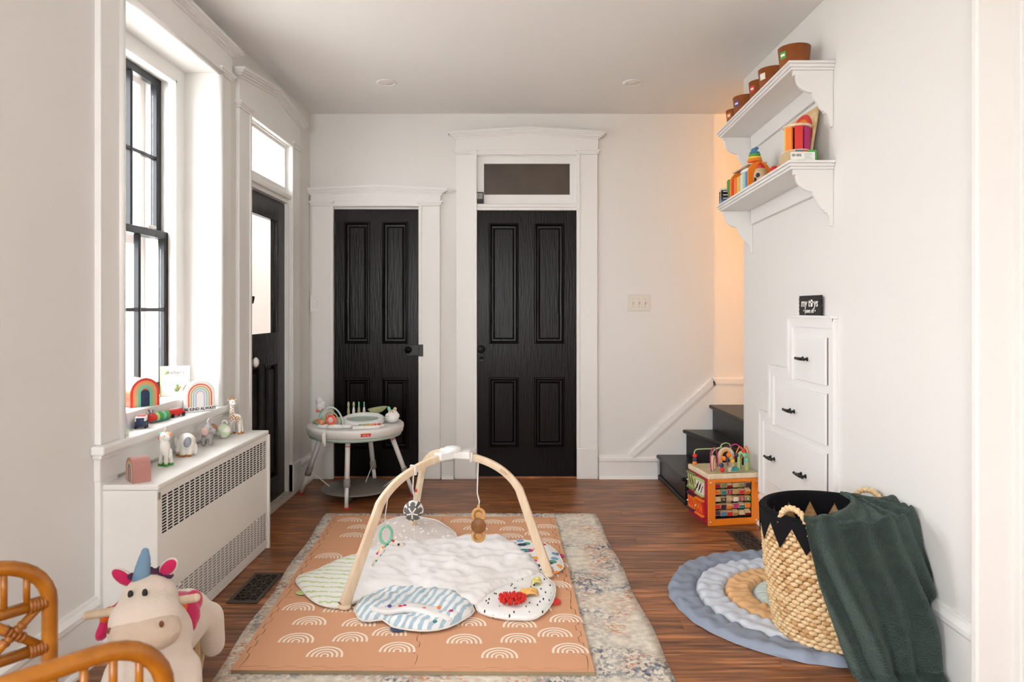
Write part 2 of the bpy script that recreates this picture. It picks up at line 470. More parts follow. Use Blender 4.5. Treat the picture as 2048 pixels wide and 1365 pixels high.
# door_2: narrow closet door
x0 = DX[0][0]
ps = [(pxX(688) - x0, pxX(739) - x0, pxZ(688), pxZ(444)), (pxX(764) - x0, pxX(815.6) - x0, pxZ(688), pxZ(444)),
      (pxX(688) - x0, pxX(739) - x0, pxZ(899), pxZ(757)), (pxX(764) - x0, pxX(815.6) - x0, pxZ(899), pxZ(757))]
d2 = four_panel_door('door_2', 'narrow black four-panel closet door left in the back wall', (x0, YB, 0), DX[0][1] - x0, DX[0][2] - .004, ps, False)
w2 = DX[0][1] - x0
knob(d2, pxX(817) - x0, pxZ(700), .012, black_m)
MB().bx(pxX(812) - x0, pxX(841) - x0, .002, .013, pxZ(712), pxZ(690)).build('rim_lock', iron_m, d2, bevel=.003)
MB().bx(pxX(838) - x0, pxX(847) - x0, -.03, .014, pxZ(713), pxZ(689)).build('strike_plate', iron_m, d2, bevel=.003)
def hinge(parent, x, z, hh=.10):
    b = MB().cyl((x, -.012, z - hh / 2), (x, -.012, z + hh / 2), .011, n=10).sph((x, -.012, z + hh / 2 + .008), .009, 8).sph((x, -.012, z - hh / 2 - .008), .009, 8)
    b.bx(x, x + .022, -.003, .012, z - hh / 2, z + hh / 2)
    b.build('hinge', iron_m, parent)
hinge(d2, .0, pxZ(457))
t2 = thing('trim_2', 'white pedimented casing around the narrow closet door', None, (x0, YB, 0), kind='structure')
casing(t2, w2, DX[0][2] + .012, .15, .075, .026, trim_m)
jamb(t2, w2, DX[0][2], .2, trim_m)
MB().bx(0, w2, .005, .2, 0, .012).build('threshold', floor_m, t2)
# door_3: wide door with transom
x0 = DX[1][0]; w3 = DX[1][1] - x0
ps = [(pxX(978) - x0, pxX(1037) - x0, pxZ(688), pxZ(447)), (pxX(1069) - x0, pxX(1129) - x0, pxZ(688), pxZ(447)),
      (pxX(978) - x0, pxX(1037) - x0, pxZ(896), pxZ(756)), (pxX(1069) - x0, pxX(1129) - x0, pxZ(896), pxZ(756))]
d3 = four_panel_door('door_3', 'wide black four-panel door with transom in the back wall', (x0, YB, 0), w3, DX[1][2] - .002, ps, True)
knob(d3, pxX(962) - x0, pxZ(699), .012, iron_m, .029)
MB().lathe([(.0001, -.008), (.014, -.007), (.017, 0)], (pxX(963) - x0, .011, pxZ(716)), 16, 'y').bx(pxX(963) - x0 - .011, pxX(963) - x0 + .011, .004, .012, pxZ(722), pxZ(711)).build('key_escutcheon', iron_m, d3)
t3 = thing('trim_3', 'white pedimented casing with dark transom above the wide door', None, (x0, YB, 0), kind='structure')
casing(t3, w3, 2.45, .145, .11, .040, trim_m, plinth=.235)
jamb(t3, w3, 2.45, .2, trim_m)
MB().bx(0, w3, .005, .2, 0, .012).build('threshold', floor_m, t3)
b = MB().bx(0, w3, -.012, .05, DX[1][2], DX[1][2] + .05).bx(0, w3, -.022, .03, DX[1][2] + .022, DX[1][2] + .045)
b.build('transom_bar', trim_m, t3, bevel=.004)
tx0, tx1, tz0, tz1 = pxX(968) - x0, pxX(1140) - x0, pxZ(389), pxZ(327)
MB().wall(0, w3, DX[1][2] + .05, 2.45, [(tx0, tx1, tz0, tz1)], .035).build('transom_frame', trim_m, t3, loc=(0, .012, 0), bevel=.003)
MB().rings(tx0 - .012, tx1 + .012, tz0 - .012, tz1 + .012, [(0, .012), (.003, .004), (.010, .005), (.013, .014)])
MB().bx(tx0 - .004, tx1 + .004, .030, .036, tz0 - .004, tz1 + .004).build('transom_pane', mat('dim_transom_pane', srgb(74, 63, 53), .25, var=.25, vscale=2.5), t3)  # darkness of the room behind is painted into the pane colour
# small thermometer on the transom bar
th = thing('thermometer', 'small black digital thermometer standing on the transom ledge', 'thermometer', (pxX(960), YB - .012, DX[1][2] + .051))
MB().bx(-.027, .027, -.010, .010, 0, .085).build('case', pc('black', 0, 0, 0), th, bevel=.004)
scr = MB().bx(-.020, .020, -.0115, -.0095, .034, .076).build('screen', mat('lcd', srgb(150, 152, 146), .3), th)
for (x_, z_, w_, h_) in ((-.009, .055, .010, .018), (.008, .053, .009, .013), (.0, .070, .026, .004), (-.004, .040, .024, .004)):
    MB().bx(x_ - w_ / 2, x_ + w_ / 2, -.0120, -.0114, z_ - h_ / 2, z_ + h_ / 2).build('display_segment', mat('lcd_segment', srgb(96, 96, 88), .4), scr)

# door_1: half-glazed door in the left wall (rotated: local x = world Y)
d1 = thing('door_1', 'black half-glazed entrance door in the left wall', None, (XL, DY0, 0), PI / 2, kind='structure')
w1 = DY1 - DY0
gx0, gx1, gz0, gz1 = .075, w1 - .165, 1.125, 1.865
lp = [(.085, .30, .17, .93), (.40, .60, .17, .93)]
MB().wall(0, w1, .012, 2.0, [(gx0, gx1, gz0, gz1)] + [(a + .0005, b - .0005, c + .0005, e - .0005) for a, b, c, e in lp], .042).build('door_leaf', black_m, d1, loc=(0, .03, 0), bevel=.0015)
for (a, b_, c, e) in lp: panel(d1, a, b_, c, e, black_m, .03)
fb = MB()
for q in ((gx0 - .014, gx0 + .004, gz0 - .014, gz1 + .014), (gx1 - .004, gx1 + .014, gz0 - .014, gz1 + .014), (gx0, gx1, gz0 - .014, gz0 + .004), (gx0, gx1, gz1 - .004, gz1 + .014)):
    fb.bx(q[0], q[1], .022, .034, q[2], q[3])
fb.build('glazing_bead', black_m, d1, bevel=.003)
MB().bx(gx0, gx1, .048, .052, gz0, gz1).build('pane', glass_m, d1)
knob(d1, .105, .965, .03, mat('white_porcelain', srgb(240, 238, 232), .2), .030)
MB().bx(.035, .075, .018, .032, .90, 1.03).build('rim_lock', iron_m, d1, bevel=.003)
b = MB().lathe([(.0001, -.03), (.020, -.028), (.026, -.012), (.026, .001)], (.045, .03, 1.335), 16, 'y').build('deadbolt', iron_m, d1)
MB().box((.045, -.012, 1.335), (.012, .028, .045), (0, .5, 0)).build('thumb_turn', iron_m, d1, bevel=.003)
MB().lathe([(.0001, -.002), (.021, -.001), (.024, .004)], (.010, -.002, 1.335), 16, 'y').build('bolt_rose', white_p, d1)
hinge(d1, w1 + .004, 1.79, .11); hinge(d1, w1 + .004, .30, .11)
t1 = thing('trim_1', 'white pedimented casing with transom around the glazed entrance door', None, (XL, DY0, 0), PI / 2, kind='structure')
casing(t1, w1, 2.40, .16, .155, .070, trim_m, plinth=.22, over=.05)
jamb(t1, w1, 2.40, .45, trim_m)
MB().bx(-.0, w1, .0, .08, 2.004, 2.075).bx(0, w1, -.02, .02, 2.03, 2.06).build('transom_bar', trim_m, t1, bevel=.004)
MB().wall(0, w1, 2.07, 2.40, [(.03, w1 - .04, 2.112, 2.372)], .04).build('transom_frame', trim_m, t1, loc=(0, .018, 0), bevel=.003)
MB().bx(.03, w1 - .04, .044, .048, 2.112, 2.372).build('transom_pane', glass_m, t1)
MB().bx(-.01, w1 + .01, -.03, .12, 0, .030).build('threshold', mat('worn_threshold', srgb(196, 186, 172), .6, var=.2, vscale=30), t1, bevel=.004)
# storm door standing outside the entrance door
sd = thing('storm_door', 'white storm door seen through the entrance door glass', 'door', (XL - .36, DY0, 0), PI / 2)
MB().wall(.02, w1 - .02, .03, 2.02, [(.14, w1 - .12, .30, 1.92)], .03).build('frame', mat('storm_white', srgb(240, 228, 222), .5), sd, bevel=.004)
MB().bx(.14, w1 - .12, .012, .016, .30, 1.92).build('pane', mat('frosted_film', srgb(246, 236, 230), .9), sd)
MATS['frosted_film'].node_tree.nodes['Principled BSDF'].inputs['Transmission Weight'].default_value = .75
MB().bx(.175, .20, -.014, .0, .30, 1.92).build('mullion', mat('storm_white', (1, 1, 1)), sd)

# window_1
wn = thing('window_1', 'black six-over-six sash window in a deep white reveal', None, (XL, WY0, 0), PI / 2, kind='structure')
ww = WY1 - WY0
fr_ = MB()
fx0, fx1, fz0, fz1 = .075, ww - .075, .855, 2.437
for (xa, xb, ya, yb) in ((0, fx0, .165, .40), (fx1, ww, .165, .40)): MB().bx(xa, xb, ya, yb, WZ0, WZ1).build('frame_jamb', trim_m, wn)
MB().bx(fx0, fx1, .165, .40, fz1, WZ1).build('frame_head', trim_m, wn)
fr_.bx(fx0 - .0, fx0 + .012, .165, .205, fz0, fz1).bx(fx1 - .012, fx1, .165, .205, fz0, fz1).bx(fx0, fx1, .165, .205, fz1 - .012, fz1)
fr_.build('window_stop', trim_m, wn)
tk = MB().bx(fx1 - .010, fx1 - .002, .206, .222, 1.66, fz1)
tk.build('sash_track', mat('aluminium_track', srgb(205, 205, 200), .4, metal=.5), wn)
def sash(name, y, z0, z1, top):
    s_ = MB().bx(fx0, fx0 + .042, y, y + .034, z0, z1).bx(fx1 - .042, fx1, y, y + .034, z0, z1)
    s_.build('stile', sash_m, wn, bevel=.003)
    MB().bx(fx0 + .04, fx1 - .04, y, y + .034, z1 - .036, z1).build('rail', sash_m, wn, bevel=.003)
    MB().bx(fx0 + .04, fx1 - .04, y, y + .034, z0, z0 + (.036 if top else .065)).build('rail', sash_m, wn, bevel=.003)
    gx = (fx0 + .042, fx1 - .042); gz = (z0 + (.036 if top else .065), z1 - .036)
    pw = (gx[1] - gx[0]) / 3; ph = (gz[1] - gz[0]) / 2
    for i in (1, 2):
        MB().bx(gx[0] + i * pw - .009, gx[0] + i * pw + .009, y + .002, y + .030, gz[0], gz[1]).build('muntin', sash_m, wn, bevel=.004)
    MB().bx(gx[0], gx[1], y + .004, y + .028, gz[0] + ph - .009, gz[0] + ph + .009).build('muntin', sash_m, wn, bevel=.004)
    for i in range(3):
        for j in range(2):
            MB().bx(gx[0] + i * pw + .006, gx[0] + (i + 1) * pw - .006, y + .017, y + .020, gz[0] + j * ph + .006, gz[0] + (j + 1) * ph - .006).build('pane', glass_m, wn)
sash('lower', .207, .858, 1.668, False)
sash('upper', .245, 1.632, 2.436, True)
MB().bx(fx1 - .22, fx1 - .15, .19, .21, 1.668, 1.682).build('sash_lock', white_p, wn, bevel=.004)
# storm window outside
st = MB().wall(fx0, fx1, .83, 2.44, [(fx0 + .04, fx1 - .04, .88, 1.60), (fx0 + .04, fx1 - .04, 1.66, 2.40)], .02)
st.build('storm_frame', mat('storm_white', (1, 1, 1)), wn, loc=(0, .33, 0))
# ledges
ld = MB().bx(0, ww, .06, .21, WZ0 - .02, .850)
ld.build('upper_ledge', trim_m, wn, bevel=.005)
stl = MB().bx(-.165, ww + .175, -.050, .0, .745, .780).bx(0, ww, -.01, .07, .745, .780).bx(-.155, ww + .165, -.036, 0, .728, .748)
stl.build('stool', trim_m, wn, bevel=.008)
MB().bx(-.14, ww + .15, -.022, .002, .645, .730).build('apron', trim_m, wn, bevel=.004)
tw = thing('trim_4', 'white casing with flat crown around the deep window', None, (XL, WY0, 0), PI / 2, kind='structure')
casing(tw, ww, WZ1 - .0, .135, .125, .012, trim_m, door=False, zb=.78)
bd = MB()
for (a, c, h0, h1) in ((-.014, .010, .78, WZ1), (ww - .010, ww + .014, .78, WZ1)): bd.tube([((a + c) / 2, -.022, h0), ((a + c) / 2, -.022, h1)], .015, 10)
bd.tube([(-.01, -.022, WZ1), (ww + .01, -.022, WZ1)], .015, 10)
bd.build('corner_bead', trim_m, tw)
MB().bx(-.135, -.02, -.020, .002, .0, .728).build('pilaster_foot', trim_m, tw, bevel=.003)

# ---------------- baseboards
def base(name, label, x0, x1, loc, rz, h=.225, shoe=True):
    b = MB().bx(x0, x1, -.018, .0, 0, h - .055)
    b.prism([(-.018, h - .055), (0, h - .055), (0, h), (-.008, h), (-.012, h - .012), (-.024, h - .028), (-.024, h - .045)], x0, x1, 'yz')
    if shoe: b.prism([(-.018, 0), (-.034, 0), (-.032, .010), (-.026, .018), (-.018, .022)], x0, x1, 'yz')
    o = b.build(name, trim_m, loc=loc, rot=(0, 0, rz), fix=True)
    o['kind'] = 'structure'; o['label'] = label
    return o
base('baseboard_left', 'white baseboard along the left wall by the chair', -1.6, 2.50, (XL, 0, 0), PI / 2, .228)
base('baseboard_left_far', 'short white baseboard in the far left corner', 4.88, 5.17, (XL, 0, 0), PI / 2, .20)
base('baseboard_back_left', 'white baseboard between the two black doors', -.53, -.44, (0, YB, 0), 0, .19)
base('baseboard_back_right', 'white baseboard right of the wide door', .655, 1.10, (0, YB, 0), 0, .18)
base('baseboard_right', 'tall white baseboard along the right wall behind the basket', -3.10, -2.07, (XR, 0, 0), -PI / 2, .262)
base('baseboard_right_far', 'white baseboard below the drawer fronts', -YC + .02, -3.10, (XR, 0, 0), -PI / 2, .20)

# ---------------- switch plates
sw = thing('switch_plate', 'ivory triple toggle switch plate right of the wide door', 'light switch', (pxX(1277.5), YB, pxZ(606)))
MB().bx(-.085, .085, -.007, 0, -.062, .062).build('plate', mat('ivory_plate', srgb(226, 220, 208), .35), sw, bevel=.005)
for i in (-1, 0, 1):
    MB().box((i * .046, -.011, 0), (.010, .016, .022), (.5, 0, 0)).bx(i * .046 - .008, i * .046 + .008, -.0085, 0, -.016, .016).build('toggle', mat('ivory_plate', (1, 1, 1)), sw, bevel=.002)
    for z in (-.03, .03): MB().lathe([(.0001, -.009), (.003, -.0085), (.0035, -.006)], (i * .046, 0, z), 8, 'y').build('screw', chrome_m, sw)
sw = thing('switch_plate', 'white single rocker switch plate left of the closet door', 'light switch', (pxX(632.5), YB - .023, pxZ(608)))
MB().bx(-.037, .037, -.007, 0, -.060, .060).build('plate', white_p, sw, bevel=.005)
MB().box((0, -.008, 0), (.033, .008, .066), (.06, 0, 0)).build('rocker', white_p, sw, bevel=.002)
MB().lathe([(.0001, -.0095), (.003, -.0085), (.0035, -.006)], (0, 0, .045), 8, 'y').build('screw', chrome_m, sw)

# ---------------- recessed ceiling lights (switched off)
for (px, lab) in ((773, 'round recessed ceiling light above the closet door'), (1266, 'round recessed ceiling light on the stair side')):
    Y = (ZC - CZ) * F / (HY - 165)
    rl = thing('recessed_light', lab, 'ceiling light', ((px - CX) * Y / F, Y, ZC), group='recessed ceiling lights')
    MB().lathe([(.046, .001), (.046, -.004), (.052, -.008), (.064, -.006), (.068, .001)], n=32).build('trim_ring', trim_m, rl)
    MB().lathe([(.0001, -.003), (.046, -.003), (.046, .001)], n=32).build('diffuser', mat('lamp_diffuser', srgb(246, 238, 230), .4), rl)

# ---------------- staircase: three dark steps turning in behind the right wall
stc = thing('staircase', 'dark painted wooden steps rising beside the right wall', 'stairs', (1.09, YB, 0))
def step(pts_lead, end, z0, z1, nose=.028, th=.028):
    """pts_lead: nosing line back->front in world xy; end: far side x"""
    (ax, ay), (bx_, by) = pts_lead
    lx = 1.09
    d = Vector((bx_ - ax, by - ay, 0)).normalized(); nrm = Vector((d.y, -d.x, 0))
    if nrm.x > 0: nrm = -nrm
    q = [(ax - lx, ay - YB - .004), (bx_ - lx, by - YB), (end - lx, by - YB), (end - lx, ay - YB - .004)]
    MB().prism(q, z1 - th, z1, 'xy').build('tread', stair_m, stc, bevel=.011, seg=3)
    r = [(q[0][0] + nose, q[0][1]), (q[1][0] + nose, q[1][1] + nose), (q[2][0], q[2][1] + nose), (q[3][0], q[3][1])]
    MB().prism(r, z0, z1 - th, 'xy').build('riser', stair_m, stc, fix=True)
step(((1.090, YB), (1.108, 4.45)), 1.484, .0, .182)
step(((1.288, YB), (1.470, 4.405)), 2.415, .182, .372)
step(((1.488, YB), (1.508, 4.40)), 2.415, .372, .560)
MB().prism([(.028, -.004), (.014, -.004), (.034, -.728), (.395, -.728), (.395, -.690), (.046, -.690)], 0, .03, 'xy').build('shoe_moulding', stair_m, stc, bevel=.006)
# upper flight behind the right wall, towards the camera
for i in range(6):
    MB().bx(XR + .105 - 1.09, 2.415 - 1.09, 4.39 - YB - .26 * (i + 1), 4.39 - YB - .26 * i, 0, .56 + .19 * (i + 1)).build('upper_step', stair_m, stc, bevel=.008)
# skirt board and cap on the back wall
sk = MB()
sk.prism([(pxX(1264), .15), (pxX(1430), .15), (pxX(1430), .735), (pxX(1264), pxZ(916))], -.012, 0)
sk.prism([(pxX(1264), .15), (1.10, .15), (1.10, pxZ(916)), (pxX(1264), pxZ(916))], -.012, 0)
sk.prism([(pxX(1430), .55), (2.42, .55), (2.42, .735), (pxX(1430), .735)], -.012, 0)
sk.build('trim_5', trim_m, loc=(0, YB, 0), fix=True); bpy.data.objects['trim_5']['kind'] = 'structure'; bpy.data.objects['trim_5']['label'] = 'white stair skirt board on the back wall'
cp = MB()
a = Vector((pxX(1262), pxZ(913))); b_ = Vector((pxX(1427), pxZ(763))); nn = Vector((-(b_ - a).y, (b_ - a).x)).normalized()
for (o0, o1, t) in ((-.028, .018, .018), (-.014, .026, .026), (.006, .032, .014)):
    cp.prism([tuple(a + nn * o0), tuple(b_ + nn * o0), tuple(b_ + nn * o1), tuple(a + nn * o1)], -t, 0)
    cp.bx(b_.x - .01, 2.42, -t, 0, b_.y + o0 - .004, b_.y + o1 - .004)
cp.build('trim_6', trim_m, loc=(0, YB, 0), fix=True); bpy.data.objects['trim_6']['kind'] = 'structure'; bpy.data.objects['trim_6']['label'] = 'white sloping cap moulding above the stair skirt'
# warm lamp on the upper flight
ll = thing('sconce', 'warm wall lamp up the staircase behind the right wall', 'lamp', (1.5925, 2.60, 2.0))
MB().bx(0, .012, -.04, .04, -.06, .06).build('backplate', chrome_m, ll, bevel=.003)
MB().tube([(.01, 0, -.02), (.08, 0, -.02), (.12, 0, .0)], .006, 8).build('arm', chrome_m, ll)
MB().lathe([(.02, 0), (.035, .02), (.035, .03)], (.125, 0, 0), 20).build('lamp_holder', chrome_m, ll)
pl = bpy.data.lights.new('stair_bulb', 'POINT'); pl.energy = 44; pl.color = (1.0, .42, .05); pl.shadow_soft_size = .03
po = bpy.data.objects.new('stair_bulb', pl); COL.objects.link(po); po.parent = ll; po.location = (.128, 0, .075)
# ================================================================== FURNITURE
# ---------------- radiator cover (local x = world Y, front faces +X)
HX, HY0, HY1, HZ = -1.31, 2.52, 3.67, .630
hl = HY1 - HY0; hd = HX - XL
rad = thing('radiator_cover', 'white metal radiator cover with slotted grilles under the window', 'radiator cover', (HX, HY0, 0), PI / 2)
rm = mat('radiator_enamel', srgb(236, 234, 229), .35)
MB().bx(0, hl, -.004, hd - .004, HZ - .022, HZ).build('top', rm, rad, bevel=.006)
MB().bx(0, .018, 0, hd - .004, 0, HZ - .022).build('side', rm, rad, bevel=.002)
MB().bx(hl - .018, hl, -.010, hd - .004, 0, HZ - .022).build('side', rm, rad, bevel=.002)
MB().bx(.018, hl - .018, .030, .034, .01, HZ - .03).build('slot_shade_sheet', dark_m, rad)  # black sheet set close behind the slots as painted shade
def slots(x0, x1, z0, z1, nc, nr, name, sl=.74, sh=.5):
    hs = []
    cw = (x1 - x0) / nc; ch = (z1 - z0) / nr
    b = MB()
    for i in range(nc + 1):
        xa = x0 + i * cw - cw * (1 - sl) / 2; xb = xa + cw * (1 - sl)
        b.bx(max(xa, x0), min(xb, x1), 0, .0016, z0, z1)
    for j in range(nr + 1):
        za = z0 + j * ch - ch * (1 - sh) / 2; zb = za + ch * (1 - sh)
        b.bx(x0, x1, .0002, .0014, max(za, z0), min(zb, z1))
    o = b.build(name, rm, rad)
    o['kind'] = 'stuff'
    return o
gz = (.435, .582); lz = (.055, .200); gx = (.030, hl - .035)
fp = MB().wall(.018, hl - .018, .022, HZ - .022, [(gx[0], gx[1], *gz), (gx[0], gx[1], *lz)], .0016)
fp.build('front_panel', rm, rad)
slots(gx[0], gx[1], *gz, 24, 13, 'upper_grille', .80, .62)
slots(gx[0], gx[1], *lz, 25, 12, 'lower_grille', .78, .50)
MB().bx(gx[0], gx[1], .006, .008, lz[0] - .01, lz[1] + .01).build('slot_shade_plate', mat('grille_shade', srgb(150, 144, 136), .7), rad)  # grey sheet colours the lower slots as if shaded
MB().bx(.018, hl - .018, .004, .016, .004, .022).build('kick_strip', rm, rad)
for x in (.17, hl - .17): MB().lathe([(.0001, -.006), (.006, -.005), (.007, 0)], (x, 0, .195), 10, 'y').build('knob', rm, rad)
MB().bx(.002, .012, -.006, 0, .575, .600).build('latch', chrome_m, rad)

# ---------------- under-stair drawers (local x = -world Y, front faces -X)
du = thing('drawer_unit', 'stepped white built-in drawers under the stairs', 'drawers', (XR, 3.127, 0), -PI / 2)
lx = lambda Y: 3.127 - Y
X1 = lx(3.623); X2 = lx(3.885); X3 = lx(4.04); Z1, Z2, Z3 = 1.235, .955, .676
fr_ = MB().prism([(X3, .20), (0, .20), (0, Z1), (X1, Z1), (X1, Z2), (X2, Z2), (X2, Z3), (X3, Z3)], -.016, -.0005)
fr_.build('frame', trim_m, du, fix=True)
t = .030                                        # raised stepped moulding
def outline_strip(e0, e1, y):
    o = lambda e: [(X3 - e, .20), (X3 - e, Z3 + e), (X2 - e, Z3 + e), (X2 - e, Z2 + e), (X1 - e, Z2 + e), (X1 - e, Z1 + e), (0, Z1 + e)]
    A, Bq = o(e0), o(e1); m_ = MB()
    for i in range(len(A) - 1): m_.prism([A[i], A[i + 1], Bq[i + 1], Bq[i]], y, -.0005)
    return m_
outline_strip(-.045, .0, -.026).build('step_moulding', trim_m, du, fix=True)
outline_strip(-.010, .010, -.032).build('moulding_lip', trim_m, du, fix=True)
MB().bx(-.045, .004, -.022, 0, .20, Z1).build('end_stile', trim_m, du, bevel=.002)
MB().bx(X1 - .012, .010, -.036, 0, Z1 + .0005, Z1 + .014).build('top_ledge', trim_m, du, bevel=.003)
def handle(parent, x, z, y):
    b = MB().tube([(x - .045, y - .028, z), (x - .02, y - .030, z), (x + .02, y - .030, z), (x + .045, y - .028, z)], [.0055, .008, .008, .0055], 10)
    for s in (-1, 1):
        b.sph((x + s * .050, y - .028, z), .0075, 8); b.cyl((x + s * .026, y - .028, z), (x + s * .026, y, z), .0055, n=8)
        b.lathe([(.0105, 0), (.0105, -.004), (.006, -.007)], (x + s * .026, y, z), 10, 'y')
    b.build('handle', iron_m, parent)
for (y0, y1, z0, z1, hs) in ((3.19, 3.52, .920, 1.142, ((3.41, 1.032),)), (3.19, 3.80, .638, .880, ((3.566, .749),)), (3.19, 3.95, .292, .600, ((3.834, .444), (3.428, .446)))):
    a, c = lx(y1), lx(y0)
    d = MB().bx(a, c, -.027, -.012, z0, z1).build('drawer', trim_m, du, bevel=.004)
    MB().bx(c, c + .006, -.0175, -.0155, z0 + .004, z1 + .004).build('gap', mat('gap_shadow', srgb(70, 55, 42), .8), d)
    for (hy, hz) in hs: handle(d, lx(hy), hz, -.027)

# sign on the drawers
sg = thing('toy_sign', 'small black wooden sign lettered my toys paws off', 'sign', (XR - .012, 3.372, Z1 + .0145), -PI / 2)
pts = []
for i in range(17): pts.append((-.120 + .240 * i / 16, 0))
for i in range(9): pts.append((.120 + (.004 if i % 2 else 0), .012 * (i + .0)))
pts += [(-p[0], .098) for p in pts[:17]][::1]
pts = [(-.120, 0), (.120, 0)] + [(.120 + (.004 if i % 2 else -.001), .008 + .010 * i) for i in range(9)] + [(.120, .098), (-.120, .098)] + [(-.120 - (.004 if i % 2 else -.001), .090 - .010 * i) for i in range(9)]
MB().prism(pts, -.010, 0).build('board', pc('black', 0, 0, 0), sg, fix=True)
text('my t', .056, paper_m, sg, (.006, -.0106, .060), (PI / 2, 0, 0), .0004, bold=.0008, align='RIGHT', shear=.12)
text('ys', .056, paper_m, sg, (.048, -.0106, .060), (PI / 2, 0, 0), .0004, bold=.0008, align='LEFT', shear=.12)
pw = MB()
for (x, z, r) in ((.024, .052, .0105), (.010, .064, .005), (.019, .072, .005), (.029, .072, .005), (.038, .064, .005)):
    pw.lathe([(.0001, -.0109), (r, -.0109), (r, -.010)], (x, 0, z), 12, 'y')
pw.build('paw_print', paper_m, sg)
text('• paws off •', .030, paper_m, sg, (0, -.0106, .022), (PI / 2, 0, 0), .0004, bold=.0005)

# ---------------- wall shelves
def shelf(label, z_near, z_far, drop):
    SY0, SY1, SXF = 3.142, 4.266, 1.275
    zz = lambda Y: z_near + (z_far - z_near) * (Y - SY0) / (SY1 - SY0)
    s = thing('wall_shelf', label, 'shelf', (XR, SY0, z_near - drop), group='white bracket shelves on the right wall')
    dep = XR - SXF
    def P(x, y, z): return (x - XR, y - SY0, z - (z_near - drop))
    def bar(name, xa, xb, ya, yb, za, zb):        # horizontal bar following the slope
        vs = [P(x, y, zz(y) + z) for x in (xa, xb) for y in (ya, yb) for z in (za, zb)]
        b = MB().add(vs, [(0, 1, 3, 2), (4, 6, 7, 5), (0, 4, 5, 1), (2, 3, 7, 6), (0, 2, 6, 4), (1, 5, 7, 3)])
        return b.build(name, mat('shelf_paint', srgb(232, 230, 227), .35), s, bevel=.003)
    bar('board', SXF, XR - .001, SY0, SY1, -.012, 0)
    bar('edge_moulding', SXF + .008, XR - .001, SY0 + .008, SY1 - .008, -.026, -.012)
    bar('edge_moulding', SXF + .016, XR - .001, SY0 + .016, SY1 - .016, -.038, -.026)
    bar('back_rail', XR - .020, XR - .001, SY0 + .06, SY1 - .06, -.125, -.038)
    # bracket profile in x (distance from wall) and z
    w = dep - .036
    prof = [(0, -.038), (w + .004, -.038), (w + .004, -.062), (w - .008, -.062)]
    prof += [(w - .008 - .075 * (1 - math.cos(q)) , -.066 - .075 * math.sin(q) * 1.0) for q in [PI / 2 * i / 8 for i in range(1, 9)]]
    xq, zq = prof[-1]
    k = (drop - .05 + zq - .03)
    prof += [(xq - .02 * math.sin(q) - .030 * (1 - math.cos(q)), zq - .062 * (1 - math.cos(q)) * .5 - .055 * math.sin(q)) for q in [PI / 2 * i / 6 for i in range(1, 7)]]
    xq, zq = prof[-1]
    prof += [(xq - .006, zq), (xq - .006, zq - .010)]
    xq, zq = prof[-1]
    prof += [(.012 + (xq - .012) * (1 - math.sin(q)), zq + (-drop - zq) * (1 - math.cos(q))) for q in [PI / 2 * i / 7 for i in range(1, 8)]]
    prof += [(0, -drop)]
    for ya in (SY0 + .022, SY1 - .042):
        o = zz(ya + .01) - (z_near - drop)
        MB().prism([(-x - .001, o + z) for (x, z) in prof], ya - SY0, ya - SY0 + .020, 'xz').build('bracket', MATS['shelf_paint'], s, bevel=.002)
    return zz
z_up = shelf('upper white wall shelf holding the row of brown tubs', 2.428, 2.382, .300)
z_lo = shelf('lower white wall shelf holding the wooden toys', 1.968, 1.926, .300)

# ---------------- floor vents
def vent(label, cx, cy):
    v = thing('floor_vent', label, 'vent', (cx, cy, 0), group='bronze floor registers')
    w, l = .137, .34
    b = MB().wall(-w / 2, w / 2, -l / 2, l / 2, [(-w / 2 + .018, w / 2 - .018, -l / 2 + .026, l / 2 - .026)], .005)
    b.v = [Vector((p.x, p.z, .006 - p.y)) for p in b.v]
    b.build('frame', vent_m, v, bevel=.002, fix=True)
    MB().bx(-w / 2 + .016, w / 2 - .016, -l / 2 + .024, l / 2 - .024, .0006, .0012).build('duct_shade', dark_m, v)  # black plate painted in place of the shade down the duct
    g = MB(); gw = w - .036; gl = l - .052
    for i in (1, 2): g.bx(-gw / 2 + gw * i / 3 - .002, -gw / 2 + gw * i / 3 + .002, -gl / 2, gl / 2, .002, .0052)
    n = 9
    for i in range(3):
        x0 = -gw / 2 + gw * i / 3; x1 = x0 + gw / 3
        for j in range(n):
            y0 = -gl / 2 + gl * j / n; y1 = y0 + gl / n
            s = 1 if (i + j) % 2 else -1
            g.box(((x0 + x1) / 2, (y0 + y1) / 2, .0036), (.0045, math.hypot(x1 - x0, y1 - y0) * .98, .003), (0, 0, s * math.atan2(x1 - x0, y1 - y0)))
            g.box(((x0 + x1) / 2, y0, .0036), (x1 - x0, .0045, .003))
    g.build('lattice', vent_m, v)
vent('bronze floor register beside the radiator cover', -1.173, 3.13)
vent('bronze floor register behind the toy basket', 1.303, 3.765)

# ---------------- rug
rug_m, N, L, B = nodes_of('distressed_rug')
tc = N.new('ShaderNodeTexCoord')
def nz(scale, detail=5, stretch=(1, 1, 1), dist=0.0):
    mp = N.new('ShaderNodeMapping'); mp.inputs['Scale'].default_value = stretch
    n = N.new('ShaderNodeTexNoise'); n.inputs['Scale'].default_value = scale; n.inputs['Detail'].default_value = detail; n.inputs['Distortion'].default_value = dist
    L.new(tc.outputs['Object'], mp.inputs[0]); L.new(mp.outputs[0], n.inputs['Vector'])
    return n
def mixc(a, b, fac):
    m = N.new('ShaderNodeMix'); m.data_type = 'RGBA'; L.new(fac, m.inputs['Factor']); L.new(a, m.inputs['A']); L.new(b, m.inputs['B'])
    return m.outputs['Result']
base_r = ramp(N, [(.35, srgb(232, 224, 208)), (.62, srgb(206, 196, 180))]); L.new(nz(30).outputs[0], base_r.inputs[0])
